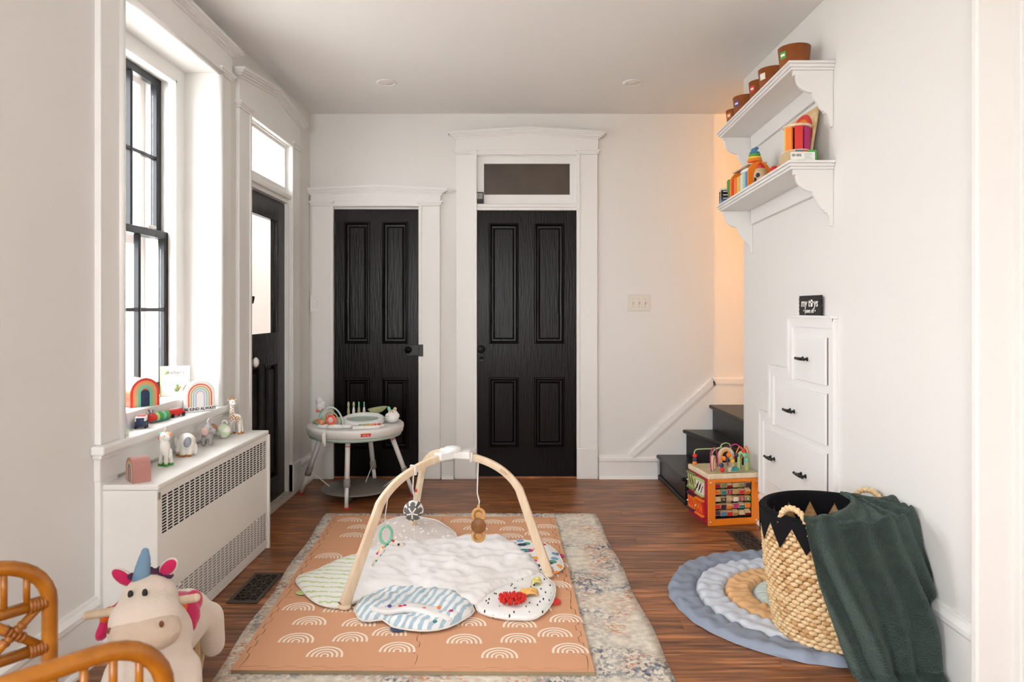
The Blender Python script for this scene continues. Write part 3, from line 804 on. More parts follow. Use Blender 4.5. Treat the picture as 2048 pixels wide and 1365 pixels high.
blue = ramp(N, [(.4, srgb(84, 92, 108)), (.6, srgb(150, 152, 156))]); L.new(nz(70).outputs[0], blue.inputs[0])
orng = ramp(N, [(.4, srgb(196, 120, 70)), (.6, srgb(216, 160, 120))]); L.new(nz(60).outputs[0], orng.inputs[0])
def mul(a, b):
    m = N.new('ShaderNodeMath'); m.operation = 'MULTIPLY'; L.new(a, m.inputs[0]); L.new(b, m.inputs[1]); return m.outputs[0]
def step_(n, lo, hi):
    r = ramp(N, [(lo, (0, 0, 0)), (hi, (1, 1, 1))]); L.new(n.outputs[0], r.inputs[0]); return r.outputs[0]
fb_ = mul(step_(nz(3.6, 3), .44, .60), step_(nz(62, 7, (1, .8, 1), .5), .46, .55))
fo_ = mul(step_(nz(4.1, 3, (1.3, 1, 1)), .45, .64), step_(nz(80, 5, (.7, 1, 1), .5), .50, .58))
L.new(mixc(mixc(base_r.outputs[0], orng.outputs[0], fo_), blue.outputs[0], fb_), B.inputs['Base Color'])
B.inputs['Roughness'].default_value = .95
bp = N.new('ShaderNodeBump'); bp.inputs['Strength'].default_value = .5; bp.inputs['Distance'].default_value = .004
L.new(nz(180, 3).outputs[0], bp.inputs['Height']); L.new(bp.outputs[0], B.inputs['Normal'])
RC = [Vector((-1.16, 4.262)), Vector((.520, 4.262)), Vector((.575, 1.95)), Vector((-1.005, 1.95))]
def rug_pt(u, v):
    a = RC[0].lerp(RC[1], u); b = RC[3].lerp(RC[2], u); p = a.lerp(b, v)
    w = .006 * math.sin(v * 21) * (1 if u > .5 else -1) * (abs(u - .5) * 2) ** 4
    return Vector((p.x + w, p.y + .004 * math.sin(u * 14), .0065 + .001 * noise.noise(Vector((p.x * 6, p.y * 6, 0)))))
b = MB().grid(rug_pt, 40, 56)
rug = b.build('area_rug', rug_m, None, fix=True)
s_ = rug.modifiers.new('thick', 'SOLIDIFY'); s_.thickness = .006; s_.offset = -1
if sum(p.normal.z for p in rug.data.polygons) < 0:
    rug.data.flip_normals()
tag(rug, 'faded cream rug with blue-grey and orange distressed pattern', 'rug')

# ---------------- foam floor tiles, 2 x 3, interlocking, with printed rainbows
foam_m = mat('tan_foam', srgb(216, 160, 122), .75, bump=.10, bscale=160)
print_m = mat('cream_print', srgb(246, 232, 214), .75)
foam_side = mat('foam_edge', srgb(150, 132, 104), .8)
MZ = .0075; MT = .013
MC = [on_floor(462, 1341, MZ + MT).xy, on_floor(1190, 1345, MZ + MT).xy, on_floor(1109, 1035, MZ + MT).xy, on_floor(668, 1031, MZ + MT).xy]   # NL NR FR FL
MU, MV = 1.25, 1.86
def mpos(u, v):                                    # tile-local metres -> floor
    s, t_ = u / MU, v / MV
    return MC[0].lerp(MC[1], s).lerp(MC[3].lerp(MC[2], s), t_)
TW, TH, BRD = MU / 2, MV / 3, .022
def seam(a0, a1, n, amp, gap):                     # toothed line along an axis: list of (along, across)
    out = []; d = (a1 - a0) / n
    for i in range(n):
        s = amp if i % 2 else -amp; p = a0 + d * i
        out += [(p + d * .18, -s * .9), (p + d * .08, s), (p + d * .92, s), (p + d * .82 + d * .0, s)]
    return out
def edge_pts(fixed, a0, a1, axis, sign, n=12, amp=.007, gap=.0012):
    """points along a toothed side; shared wave so that neighbours mate, pulled in by gap"""
    pts = [(a0, 0)]; d = (a1 - a0) / n
    for i in range(1, n - 1):
        s = amp if i % 2 else -amp
        pts += [(a0 + d * (i + .12), s), (a0 + d * (i + .88), s)]
    pts += [(a1, 0)]
    if axis == 'u': return [(p, fixed + q + sign * gap) for p, q in pts]
    return [(fixed + q + sign * gap, p) for p, q in pts]
def rainbow_print(mb, u, v, r=.066, z=0.0):
    for (ro, ri) in ((1.0, .87), (.74, .61), (.48, .36), (.24, .13)):
        n = 12
        O = [(ro * r * math.cos(PI * i / n), ro * r * 1.05 * math.sin(PI * i / n) + r * .18) for i in range(n + 1)]
        I = [(ri * r * math.cos(PI * i / n), ri * r * 1.05 * math.sin(PI * i / n) + r * .18) for i in range(n + 1)]
        O = [(ro * r, 0)] + O + [(-ro * r, 0)]; I = [(ri * r, 0)] + I + [(-ri * r, 0)]
        for k in range(len(O) - 1):
            q = [mpos(u + p[0], v + p[1]) for p in (O[k], O[k + 1], I[k + 1], I[k])]
            mb.add([(p.x, p.y, z) for p in q], [(0, 1, 2, 3)], False)
pat = [(.29, .075), (.16, .185), (.36, .195), (.545, .115), (.50, .245), (.175, .335), (.37, .325), (.555, .375), (.10, .47), (.27, .455), (.44, .48)]
names = {(0, 0): 'near left', (1, 0): 'near right', (0, 1): 'middle left', (1, 1): 'middle right', (0, 2): 'far left', (1, 2): 'far right'}
lab = {(0, 0): 'tan foam tile with rainbow prints, front left corner of the mat', (1, 0): 'tan foam tile with rainbow prints, front right corner of the mat',
       (0, 1): 'tan foam tile under the front left leg of the wooden gym', (1, 1): 'tan foam tile under the right leg of the wooden gym',
       (0, 2): 'tan foam tile at the far left corner of the mat', (1, 2): 'tan foam tile at the far right corner of the mat'}
for i in range(2):
    for j in range(3):
        u0 = BRD if i == 0 else TW; u1 = TW if i == 0 else MU - BRD
        v0 = BRD if j == 0 else TH * j; v1 = MV - BRD if j == 2 else TH * (j + 1)
        P = edge_pts(v0, u0, u1, 'u', 1) + edge_pts(u1, v0, v1, 'v', -1)[1:] + edge_pts(v1, u0, u1, 'u', -1)[::-1][1:] + edge_pts(u0, v0, v1, 'v', 1)[::-1][1:-1]
        c = mpos((u0 + u1) / 2, (v0 + v1) / 2)
        t_ = thing('foam_tile', lab[(i, j)], 'foam tile', (c.x, c.y, MZ), group='interlocking rainbow foam tiles')
        q = [mpos(*p) - c for p in P]
        MB().prism([(p.x, p.y) for p in q], 0, MT, 'xy').build('tile_body', foam_m, t_, fix=True)
        def strip(E, out):                          # border strip that mates with the toothed side
            w = [mpos(*p) - c for p in E]
            es = MB().prism([(p.x, p.y) for p in w], 0, MT, 'xy').build('edge_strip', [foam_m, foam_side], t_, fix=True)
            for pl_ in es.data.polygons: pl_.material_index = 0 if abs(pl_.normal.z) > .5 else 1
        if i == 0: strip([(u0, v0 - (BRD if j == 0 else 0)), (0, v0 - (BRD if j == 0 else 0)), (0, v1 + (BRD if j == 2 else 0)), (u0, v1 + (BRD if j == 2 else 0))] + edge_pts(u0, v0, v1, 'v', -1)[::-1], 0)
        if i == 1: strip([(u1, v1 + (BRD if j == 2 else 0)), (MU, v1 + (BRD if j == 2 else 0)), (MU, v0 - (BRD if j == 0 else 0)), (u1, v0 - (BRD if j == 0 else 0))] + edge_pts(u1, v0, v1, 'v', 1), 0)
        if j == 0: strip([(u1, 0), (u0, 0)] + edge_pts(v0, u0, u1, 'u', -1), 0)
        if j == 2: strip([(u0, MV), (u1, MV)] + edge_pts(v1, u0, u1, 'u', 1)[::-1], 0)
        pr = MB()
        for (a, b_) in pat: rainbow_print(pr, TW * i + a + .01, TH * j + b_ + .02, z=MT + .0006)
        for v in pr.v: v.x -= c.x; v.y -= c.y
        o = pr.build('rainbow_print', print_m, t_, fix=True)
        if o.data.polygons[0].normal.z < 0: o.data.flip_normals()
MTOP = MZ + MT

# ---------------- wooden baby gym
hub = Vector((-.285, 3.27, .585))
feet = [Vector((-.705, 2.87, MTOP + .012)), Vector((.172, 3.215, MTOP + .012)), Vector((-.56, 3.78, MTOP + .012))]
gym = thing('baby_gym', 'bent birch three-legged baby play gym', 'play gym', (hub.x, hub.y, MTOP))
def curve3(p0, p1, p2, p3, n):
    return [p0 * (1 - t) ** 3 + p1 * 3 * t * (1 - t) ** 2 + p2 * 3 * t * t * (1 - t) + p3 * t ** 3 for t in [i / n for i in range(n + 1)]]
def leg_path(f):
    d = (f - hub); d.z = 0; L_ = d.length; d.normalize()
    a = hub + d * .055 + Vector((0, 0, -.004))
    k1 = hub + d * (L_ * .52) + Vector((0, 0, -.03))
    k2 = hub + d * (L_ * .70) + Vector((0, 0, -.16))
    return curve3(a, k1, k1.lerp(k2, .7), k2, 14)[:-1] + [k2.lerp(f, i / 8) for i in range(9)], d
GP = []
for f in feet:
    path, d = leg_path(f); GP.append(path)
    side = Vector((-d.y, d.x, 0)); n = len(path)
    vs = []
    for i, p in enumerate(path):
        t = (path[min(i + 1, n - 1)] - path[max(i - 1, 0)]).normalized(); nrm = side.cross(t).normalized()
        w = .0125; h = .0165 + .0065 * max(0, i / (n - 1) - .45) / .55
        for (a, b_) in ((-1, -1), (1, -1), (1, 1), (-1, 1)):
            vs.append(p - Vector((hub.x, hub.y, MTOP)) + side * (a * w) + nrm * (b_ * h))
    fs = [(i * 4 + j, i * 4 + (j + 1) % 4, i * 4 + 4 + (j + 1) % 4, i * 4 + 4 + j) for i in range(n - 1) for j in range(4)] + [(0, 1, 2, 3), ((n - 1) * 4 + 3, (n - 1) * 4 + 2, (n - 1) * 4 + 1, (n - 1) * 4)]
    lg = MB().add(vs, fs, True).build('leg', birch_m, gym, bevel=.004)
    e = f - Vector((hub.x, hub.y, MTOP))
    MB().sph((0, 0, 0), (.036, .028, .013), 14).build('foot_pad', birch_m, gym, loc=e + Vector((0, 0, -.002)), rot=(0, 0, math.atan2(side.y, side.x)))
    MB().box((0, 0, 0), (.022, .003, .005)).build('foot_slot', walnut_m, gym, loc=e + Vector((d.x * .022, d.y * .022, .016)), rot=(0, 0, math.atan2(side.y, side.x)))
h0 = Vector((0, 0, hub.z - MTOP))
b = MB()
for f in feet:
    d = (f - hub); d.z = 0; d.normalize()
    b.box(h0 + d * .045, (.09, .058, .034), (0, 0, math.atan2(d.y, d.x)))
b.build('hub_bracket', white_p, gym, bevel=.006)
MB().lathe([(.040, .015), (.042, .020), (.042, .030), (.034, .035), (.0001, .036)], h0, 28).build('hub_cap', white_p, gym)
def near(path, fr): return path[int(fr * (len(path) - 1))]
O_ = Vector((hub.x, hub.y, MTOP))
cloth_w = mat('white_webbing', srgb(238, 234, 228), .8)
def strap_loop(p, d):
    side = Vector((-d.y, d.x, 0))
    q = [p + side * a + Vector((0, 0, h)) for a, h in ((-.016, -.020), (-.016, .020), (.016, .020), (.016, -.020))]
    MB().tube([v - O_ for v in q], .009, 6, closed=True, ell=(1, .3)).build('strap_loop', cloth_w, gym)
def dirof(f):
    d = f - hub; d.z = 0; return d.normalized()
# text on right leg
pr_ = near(GP[1], .36); d = dirof(feet[1]); tl = (near(GP[1], .42) - near(GP[1], .30)).normalized()
side = Vector((-d.y, d.x, 0)); nrm = side.cross(tl)
M = Matrix((tl, -side.cross(Vector((0, 0, 0))) if False else nrm, tl.cross(nrm))).transposed()
outw = tl.cross(nrm)
if outw.y > 0: outw = -outw
M = Matrix((tl, outw.cross(tl), outw)).transposed()
text('LOV', .020, walnut_m, gym, pr_ + outw * .0129 - O_, M.to_euler(), .0004)
# hanging ball
def hang(pt, drop, name, label, cat):
    t_ = thing(name, label, cat, (pt.x, pt.y, pt.z - drop))
    return t_
p = near(GP[0], .20); strap_loop(p, dirof(feet[0]))
bz = 1.277 - (1022 - 620) * p.y / F
ball = thing('sensory_ball', 'grey and white patterned fabric ball hanging from the gym', 'ball', (p.x, p.y, bz))
rb = .046; nn_ = 32
bm_ = MB()
def petal(v):
    a = math.atan2(v.z, v.x); rr = math.hypot(v.x, v.z) / rb
    k = (a / (2 * PI) * 5 + .25) % 1
    return 1 if (abs(k - .5) < .36 * math.sin(min(1, rr * 1.05) * PI) ** .6) else (2 if rr > .55 and abs(k - .5) > .42 else 0)
vs = []; fs = []; k_ = 20
for i in range(k_ + 1):
    for j in range(40):
        a = PI * i / k_; q = 2 * PI * j / 40
        vs.append(Vector((math.sin(a) * math.cos(q) * rb, -math.cos(a) * rb, math.sin(a) * math.sin(q) * rb)))
for i in range(k_):
    for j in range(40):
        f = (i * 40 + j, i * 40 + (j + 1) % 40, (i + 1) * 40 + (j + 1) % 40, (i + 1) * 40 + j)
        c = sum((vs[x] for x in f), Vector()) / 4
        bm_.mi = petal(c); bm_.add([vs[x] for x in f], [(0, 1, 2, 3)], True)
bm_.build('ball', [mat('ball_white', srgb(236, 234, 230), .8), mat('ball_grey', srgb(104, 98, 96), .85), pc('darkgrey', 0, 0, 0)], ball, fix=True)
MB().tube([(0, 0, rb), (.004, 0, rb + .02), (-.003, 0, rb + .05), (0, 0, p.z - bz - .016)], [.003, .009, .006, .009], 6, ell=(1, .4)).build('cord', cloth_w, ball)
MB().box((.012, 0, rb + .045), (.010, .002, .014)).build('red_tag', pc('red', 0, 0, 0), ball)
# hanging wooden rings
p = near(GP[1], .125)
strap_loop(near(GP[1], .06), dirof(feet[1]))
wz = 1.277 - (1050 - 620) * p.y / F
wr = thing('wooden_rattle', 'wooden ring rattle with mirror hanging from the gym', 'rattle', (p.x, p.y, wz))
def ring(name, m, R_, r_, c, parent, fill=None, depth=.006):
    b = MB().lathe([(r_, -depth), (R_ - .002, -depth), (R_, -depth + .002), (R_, depth - .002), (R_ - .002, depth), (r_, depth), (r_, -depth)], c, 32, 'y')
    return b.build(name, m, parent, fix=True)
maple_m = wood('maple_wood', srgb(196, 140, 78), srgb(218, 168, 108), .45, (4, 4, 10))
ring('upper_ring', maple_m, .034, .015, (0, 0, .048), wr)
ring('lower_ring', maple_m, .034, .016, (0, 0, -.052), wr)
MB().lathe([(.0001, -.002), (.014, -.002), (.014, .002), (.0001, .002)], (0, 0, .044), 20, 'y').build('mirror', mat('mirror', srgb(230, 232, 235), .08, metal=1), wr)
MB().lathe([(.0001, -.016), (.034, -.016), (.036, -.013), (.036, -.008), (.0001, -.007)], (0, 0, -.003), 32, 'y').build('dark_disc', wood('dark_disc_wood', srgb(118, 72, 34), srgb(150, 98, 50), .4, (14, 4, 3)), wr)
MB().box((0, 0, .086), (.014, .012, .02)).build('neck', maple_m, wr, bevel=.003)
MB().tube([(0, 0, .09), (.004, 0, .11), (-.006, 0, .15), (-.002, 0, p.z - wz)], [.004, .008, .006, .009], 6, ell=(1, .5)).build('cord', cloth_w, wr)
# teal ring with ribbon
p = near(GP[0], .44)
tz = 1.277 - (1070 - 620) * (p.y - .03) / F
tr_ = thing('teething_ring', 'mint green teething ring with knotted print ribbon hanging from the gym', 'teether', ((772 - CX) * (p.y - .03) / F, p.y - .03, tz))
MB().tube([(math.cos(q) * .026, math.sin(q) * .012, math.sin(q) * .034) for q in [2 * PI * i / 24 for i in range(24)]], .0062, 8, closed=True).build('ring', mat('mint_silicone', srgb(122, 196, 164), .4), tr_)
MB().tube([(0, 0, .034), (-.004, 0, .08), (.010, .005, p.z - tz - .01)], [.004, .005, .006], 6, ell=(1, .4)).build('cord', cloth_w, tr_)
def spots(name, base, cols, scale, lo):
    m, N, L, B = nodes_of(name)
    tc = N.new('ShaderNodeTexCoord'); v = N.new('ShaderNodeTexVoronoi'); v.inputs['Scale'].default_value = scale
    L.new(tc.outputs['Object'], v.inputs['Vector'])
    r = ramp(N, [(0, (1, 1, 1)), (lo, (1, 1, 1)), (lo + .02, (0, 0, 0))]); L.new(v.outputs['Distance'], r.inputs[0])
    cr = ramp(N, [(i / len(cols), c) for i, c in enumerate(cols)]); cr.color_ramp.interpolation = 'CONSTANT'
    sx = N.new('ShaderNodeSeparateColor'); L.new(v.outputs['Color'], sx.inputs[0]); L.new(sx.outputs[0], cr.inputs[0])
    mx = N.new('ShaderNodeMix'); mx.data_type = 'RGBA'; mx.inputs['A'].default_value = (*base, 1); L.new(r.outputs[0], mx.inputs['Factor']); L.new(cr.outputs[0], mx.inputs['B'])
    L.new(mx.outputs['Result'], B.inputs['Base Color']); B.inputs['Roughness'].default_value = .85
    return m
multi = [srgb(*c) for c in ((214, 60, 50), (240, 170, 70), (40, 60, 120), (80, 160, 130), (200, 60, 140), (120, 170, 210))]
ribbon_m = spots('print_ribbon', srgb(242, 236, 226), multi, 60, .38)
def flapstrip(pts, w, m, parent, name='ribbon', th=.0015):
    pts = [Vector(p) for p in pts]; b = MB(); n = len(pts)
    vs = []
    for i, p in enumerate(pts):
        t = (pts[min(i + 1, n - 1)] - pts[max(i - 1, 0)]).normalized(); s = t.cross(Vector((.2, -1, .3)).normalized()).normalized()
        ww_ = w * (.5 if i == 0 else 1) * (.4 if i == n - 1 else 1)
        vs += [p - s * ww_ / 2, p + s * ww_ / 2]
    o = b.add(vs, [(2 * i, 2 * i + 1, 2 * i + 3, 2 * i + 2) for i in range(n - 1)], True).build(name, m, parent)
    q = o.modifiers.new('t', 'SOLIDIFY'); q.thickness = th
    return o
MB().sph((0, -.005, -.036), (.012, .010, .012), 10).build('knot', ribbon_m, tr_)
flapstrip([(0, -.01, -.036), (.03, -.012, -.030), (.06, -.008, -.040), (.085, -.004, -.045)], .026, ribbon_m, tr_)
flapstrip([(0, -.01, -.036), (-.015, -.014, -.065), (-.04, -.012, -.095), (-.058, -.01, -.135)], .024, ribbon_m, tr_)

# ---------------- quilted play mat with themed lobes
def zpx(p): return (580 + p[0] / 3.174, 860 + p[1] / 3.174)
def sheet(name, m, parent, poly, z0, amp, freq, seed, step=.017, edge=.035, th=.010, extra=None, sub=0):
    W_ = [on_floor(*zpx(p), MTOP + .01).xy for p in poly]
    # smooth the outline
    n = len(W_); D = []
    for i in range(n):
        p0, p1, p2, p3 = W_[i - 1], W_[i], W_[(i + 1) % n], W_[(i + 2) % n]
        for t in (0, .25, .5, .75):
            D.append(.5 * ((2 * p1) + (p2 - p0) * t + (2 * p0 - 5 * p1 + 4 * p2 - p3) * t * t + (3 * p1 - p0 - 3 * p2 + p3) * t ** 3))
    def inside(q):
        c = False
        for i in range(len(D)):
            a, b_ = D[i], D[i - 1]
            if (a.y > q.y) != (b_.y > q.y) and q.x < (b_.x - a.x) * (q.y - a.y) / (b_.y - a.y) + a.x: c = not c
        return c
    def dist(q): return min((q - a).length for a in D)
    xs = [d.x for d in D]; ys = [d.y for d in D]; pts = list(D); k = 0
    y = min(ys)
    while y < max(ys):
        x = min(xs) + (step / 2 if k % 2 else 0)
        while x < max(xs):
            q = Vector((x, y))
            if inside(q) and dist(q) > step * .6: pts.append(q)
            x += step
        y += step * .87; k += 1
    res = delaunay_2d_cdt(pts, [(i, (i + 1) % len(D)) for i in range(len(D))], [], 1, 1e-5)
    V, Fc = res[0], res[2]
    vs = []
    for v in V:
        e = min(1, dist(v) / edge)
        a = noise.noise(Vector((v.x * freq + seed, v.y * freq, seed))) + .5 * noise.noise(Vector((v.x * freq * 2.3, v.y * freq * 2.3 + seed, 3)))
        ridge = 1 - abs(noise.noise(Vector((v.x * freq * 1.3 + 9 * seed, v.y * freq * 1.3, 1.7)))) * 2
        z = z0 + e ** .5 * (.007 + amp * max(0, .6 + a + .5 * ridge))
        if extra: z += extra(v)
        vs.append(Vector((v.x, v.y, z)) - parent.location)
    o = MB().add(vs, Fc, True).build(name, m, parent)
    if sum(p.normal.z for p in o.data.polygons) < 0: o.data.flip_normals()
    s = o.modifiers.new('t', 'SOLIDIFY'); s.thickness = th; s.offset = -1
    pt = [Vector((d.x, d.y, z0 + .001)) + Vector((0, 0, (extra(d) if extra else 0))) - parent.location for d in D[::2]]
    MB().tube(pt, .0035, 6, closed=True).build('piping', cloth_w, o)
    return o, D
pm = thing('play_mat', 'white quilted baby play mat with five patterned lobes', 'play mat', (-.25, 3.2, MTOP))
white_c = mat('white_quilt', srgb(240, 238, 236), .85, bump=.25, bscale=40)
def pattern(name, base, fn):
    m, N, L, B = nodes_of(name); B.inputs['Roughness'].default_value = .85
    tc = N.new('ShaderNodeTexCoord')
    fac, colr = fn(N, L, tc)
    mx = N.new('ShaderNodeMix'); mx.data_type = 'RGBA'; mx.inputs['A'].default_value = (*base, 1); L.new(fac, mx.inputs['Factor'])
    if isinstance(colr, tuple): mx.inputs['B'].default_value = (*colr, 1)
    else: L.new(colr, mx.inputs['B'])
    L.new(mx.outputs['Result'], B.inputs['Base Color'])
    return m
def wave_fac(scale, rot, dist, lo, hi, stretch=(1, 1, 1), dscale=2.0):
    def f(N, L, tc, col=None):
        mp = N.new('ShaderNodeMapping'); mp.inputs['Rotation'].default_value = (0, 0, rot); mp.inputs['Scale'].default_value = stretch
        w = N.new('ShaderNodeTexWave'); w.inputs['Scale'].default_value = scale; w.inputs['Distortion'].default_value = dist; w.inputs['Detail Scale'].default_value = dscale
        L.new(tc.outputs['Object'], mp.inputs[0]); L.new(mp.outputs[0], w.inputs['Vector'])
        r = ramp(N, [(lo, (0, 0, 0)), (hi, (1, 1, 1))]); L.new(w.outputs['Fac'], r.inputs[0]); return r.outputs[0]
    return f
green_m = pattern('green_wave_print', srgb(240, 240, 232), lambda N, L, tc: (wave_fac(6.5, PI / 2 + .1, 2.2, .80, .92, dscale=6)(N, L, tc), srgb(196, 214, 160)))
blue_m = pattern('blue_stripe_print', srgb(238, 240, 240), lambda N, L, tc: (wave_fac(9, .35, 2.6, .45, .62)(N, L, tc), srgb(172, 198, 212)))
def dash(N, L, tc):
    mp = N.new('ShaderNodeMapping'); mp.inputs['Scale'].default_value = (52, 17, 20); mp.inputs['Rotation'].default_value = (0, 0, .5)
    v = N.new('ShaderNodeTexVoronoi'); v.inputs['Scale'].default_value = 1; L.new(tc.outputs['Object'], mp.inputs[0]); L.new(mp.outputs[0], v.inputs['Vector'])
    r = ramp(N, [(.16, (1, 1, 1)), (.20, (0, 0, 0))]); L.new(v.outputs['Distance'], r.inputs[0]); return r.outputs[0], (.02, .02, .025)
dash_m = pattern('black_dash_print', srgb(240, 239, 236), dash)
def dots(N, L, tc):
    v = N.new('ShaderNodeTexVoronoi'); v.inputs['Scale'].default_value = 34; L.new(tc.outputs['Object'], v.inputs['Vector'])
    r = ramp(N, [(.24, (1, 1, 1)), (.28, (0, 0, 0))]); L.new(v.outputs['Distance'], r.inputs[0]); return r.outputs[0], srgb(240, 238, 234)
dot_m = pattern('beige_dot_print', srgb(216, 206, 200), dots)
leaf_m = spots('leaf_print', srgb(240, 238, 236), multi, 17, .34)
Zm = MTOP + .011
lobe1, D1 = sheet('green_lobe', green_m, pm, [(470, 790), (300, 830), (180, 890), (60, 930), (40, 970), (70, 1010), (110, 1060), (180, 1110), (290, 1130), (390, 1105), (480, 1060), (500, 900)], Zm, .004, 9, 1.1)
lobe2, D2 = sheet('blue_lobe', blue_m, pm, [(470, 1070), (425, 1110), (415, 1150), (440, 1205), (505, 1220), (590, 1212), (650, 1255), (760, 1275), (880, 1281), (1000, 1260), (1100, 1210), (1170, 1155), (1120, 1090), (960, 1020), (760, 1010), (600, 1020)], Zm, .018, 11, 2.3)
lobe3, D3 = sheet('dash_lobe', dash_m, pm, [(1190, 1150), (1290, 1190), (1420, 1206), (1560, 1200), (1640, 1140), (1680, 1060), (1682, 990), (1640, 950), (1590, 905), (1510, 880), (1400, 950), (1240, 1010), (1180, 1080)], Zm, .006, 10, 3.7)
lobe4, D4 = sheet('leaf_lobe', leaf_m, pm, [(1300, 725), (1430, 706), (1560, 711), (1650, 740), (1710, 800), (1735, 860), (1720, 895), (1660, 915), (1570, 905), (1480, 850), (1380, 790), (1310, 760)], Zm, .006, 10, 4.9)
cen, D5 = sheet('centre_quilt', white_c, pm, [(430, 790), (560, 745), (800, 722), (1000, 706), (1180, 682), (1330, 690), (1440, 745), (1500, 800), (1580, 880), (1560, 935), (1400, 990), (1280, 1050), (1200, 1120), (1090, 1100), (960, 1030), (760, 1040), (640, 1030), (480, 1075), (395, 1108), (385, 1085), (405, 1000), (415, 850)], Zm + .006, .016, 8, 6.2, step=.014)
# raised dotted lobe at the back
A0, A1 = on_floor(*zpx((532, 742)), MTOP + .02), on_floor(*zpx((1085, 690)), MTOP + .02)
def flap(u, v):
    p = A0.lerp(A1, u)
    hgt = math.sin(min(1, max(0, u * 1.04)) * PI) ** .4
    run = .235 * (1 - .45 * max(0, u - .35)) * hgt
    lift = .095 * (1 - .75 * max(0, u - .25)) * hgt
    z = MTOP + .014 + lift * math.sin(v * PI * .56) + .012 * noise.noise(Vector((u * 5, v * 3, 2)))
    return Vector((p.x - .06 * v * (1 - u), p.y + run * v, z)) - pm.location
o = MB().grid(flap, 40, 16).build('dotted_lobe', dot_m, pm)
if sum(p.normal.z for p in o.data.polygons) < 0: o.data.flip_normals()
s = o.modifiers.new('t', 'SOLIDIFY'); s.thickness = .010
MB().tube([flap(i / 30, 1) for i in range(31)], .004, 6).build('piping', cloth_w, o)
MB().tube([flap(.46, i / 12) for i in range(13)], .002, 5).build('seam', cloth_w, o)
# details on lobes
def on_mat(zp, h=.02): return on_floor(*zpx(zp), MTOP + h) - pm.location
red_tuft = MB(); c0 = on_mat((1410, 1085), .03)
for i in range(170):
    a = R.random() * 2 * PI; rr = math.sqrt(R.random())
    q = Vector((math.cos(a) * rr * .052, math.sin(a) * rr * .046, 0)); dr = (q * 9 + Vector((R.uniform(-.3, .3), R.uniform(-.3, .3), .7))).normalized()
    p0 = c0 + q; red_tuft.tube([p0, p0 + dr * .012, p0 + dr * .022], [.0032, .0035, .0028], 5)
red_tuft.build('red_tufts', mat('red_chenille', srgb(222, 48, 38), .8), lobe3)
lobe3.children[-1]['kind'] = 'stuff'
def bump_flap(c, sx, sy, m, parent, name, seed, h=.02):
    def fn(u, v):
        x = (u - .5) * 2; y_ = (v - .5) * 2
        return c + Vector((x * sx, y_ * sy + .3 * x * sy, h * max(0, 1 - abs(x) ** 4) * (.6 + .6 * noise.noise(Vector((u * 4 + seed, v * 4, seed))))))
    o = MB().grid(fn, 14, 12).build(name, m, parent)
    q = o.modifiers.new('t', 'SOLIDIFY'); q.thickness = .004
bump_flap(on_mat((1515, 1040), .028), .040, .030, mat('orange_cloth', srgb(246, 190, 110), .8), lobe3, 'orange_flap', 1)
bump_flap(on_mat((1565, 970), .028), .022, .022, mat('lemon_cloth', srgb(226, 214, 130), .8), lobe3, 'yellow_flap', 5)
def tab(zp, m, parent, sx=.03, sy=.024):
    MB().sph((0, 0, 0), (sx, sy, .004), 16).build('fabric_tab', m, parent, loc=on_mat(zp, .006))
tab((78, 1035), pc('lime', 0, 0, 0), pm); tab((690, 1262), pc('navy', 0, 0, 0), pm, .035, .03); tab((1685, 1090), pc('red', 0, 0, 0), pm, .022, .035); tab((1718, 802), pc('magenta', 0, 0, 0), pm, .02, .03)
# coloured cloth leaves on the leaf lobe
for (zp, cn, rz) in (((1470, 730), 'navy', .1), ((1490, 765), 'teal', -.2), ((1420, 800), 'navy', .6), ((1460, 795), 'red', .2), ((1540, 830), 'red', -.3), ((1580, 820), 'orange', .5), ((1640, 850), 'purple', .1), ((1600, 765), 'mint', .3), ((1320, 742), 'green', .4), ((1690, 905), 'orange', 0), ((1650, 880), 'magenta', .2), ((1380, 735), 'pink', .5)):
    big = cn in ('navy', 'teal', 'purple') or zp[0] in (1540,)
    MB().sph((0, 0, 0), (.026 if big else .015, .016 if big else .010, .005), 10).build('cloth_leaf', pc(cn, 0, 0, 0), lobe4, loc=on_mat(zp, .028 if zp[0] < 1500 else .024), rot=(0, 0, rz))
# white cloud pocket with dots on the blue lobe
o = MB().grid(lambda u, v: on_mat((510 + 520 * u, 1118 + (30 + 60 * u) * v + 14 * math.sin(u * 9)), .026 + .020 * math.sin(v * PI) * math.sin(u * PI) ** .5), 26, 10).build('cloud_pocket', white_c, lobe2)
q = o.modifiers.new('t', 'SOLIDIFY'); q.thickness = .004
for (zp, cn) in (((632, 1120), 'purple'), ((700, 1122), 'red'), ((728, 1118), 'magenta'), ((850, 1135), 'coral'), ((1022, 1152), 'magenta'), ((945, 1128), 'orange'), ((920, 1218), 'teal')):
    MB().sph((0, 0, 0), (.009, .007, .006), 10).build('felt_dot', pc(cn, 0, 0, 0), lobe2, loc=on_mat(zp, .045))
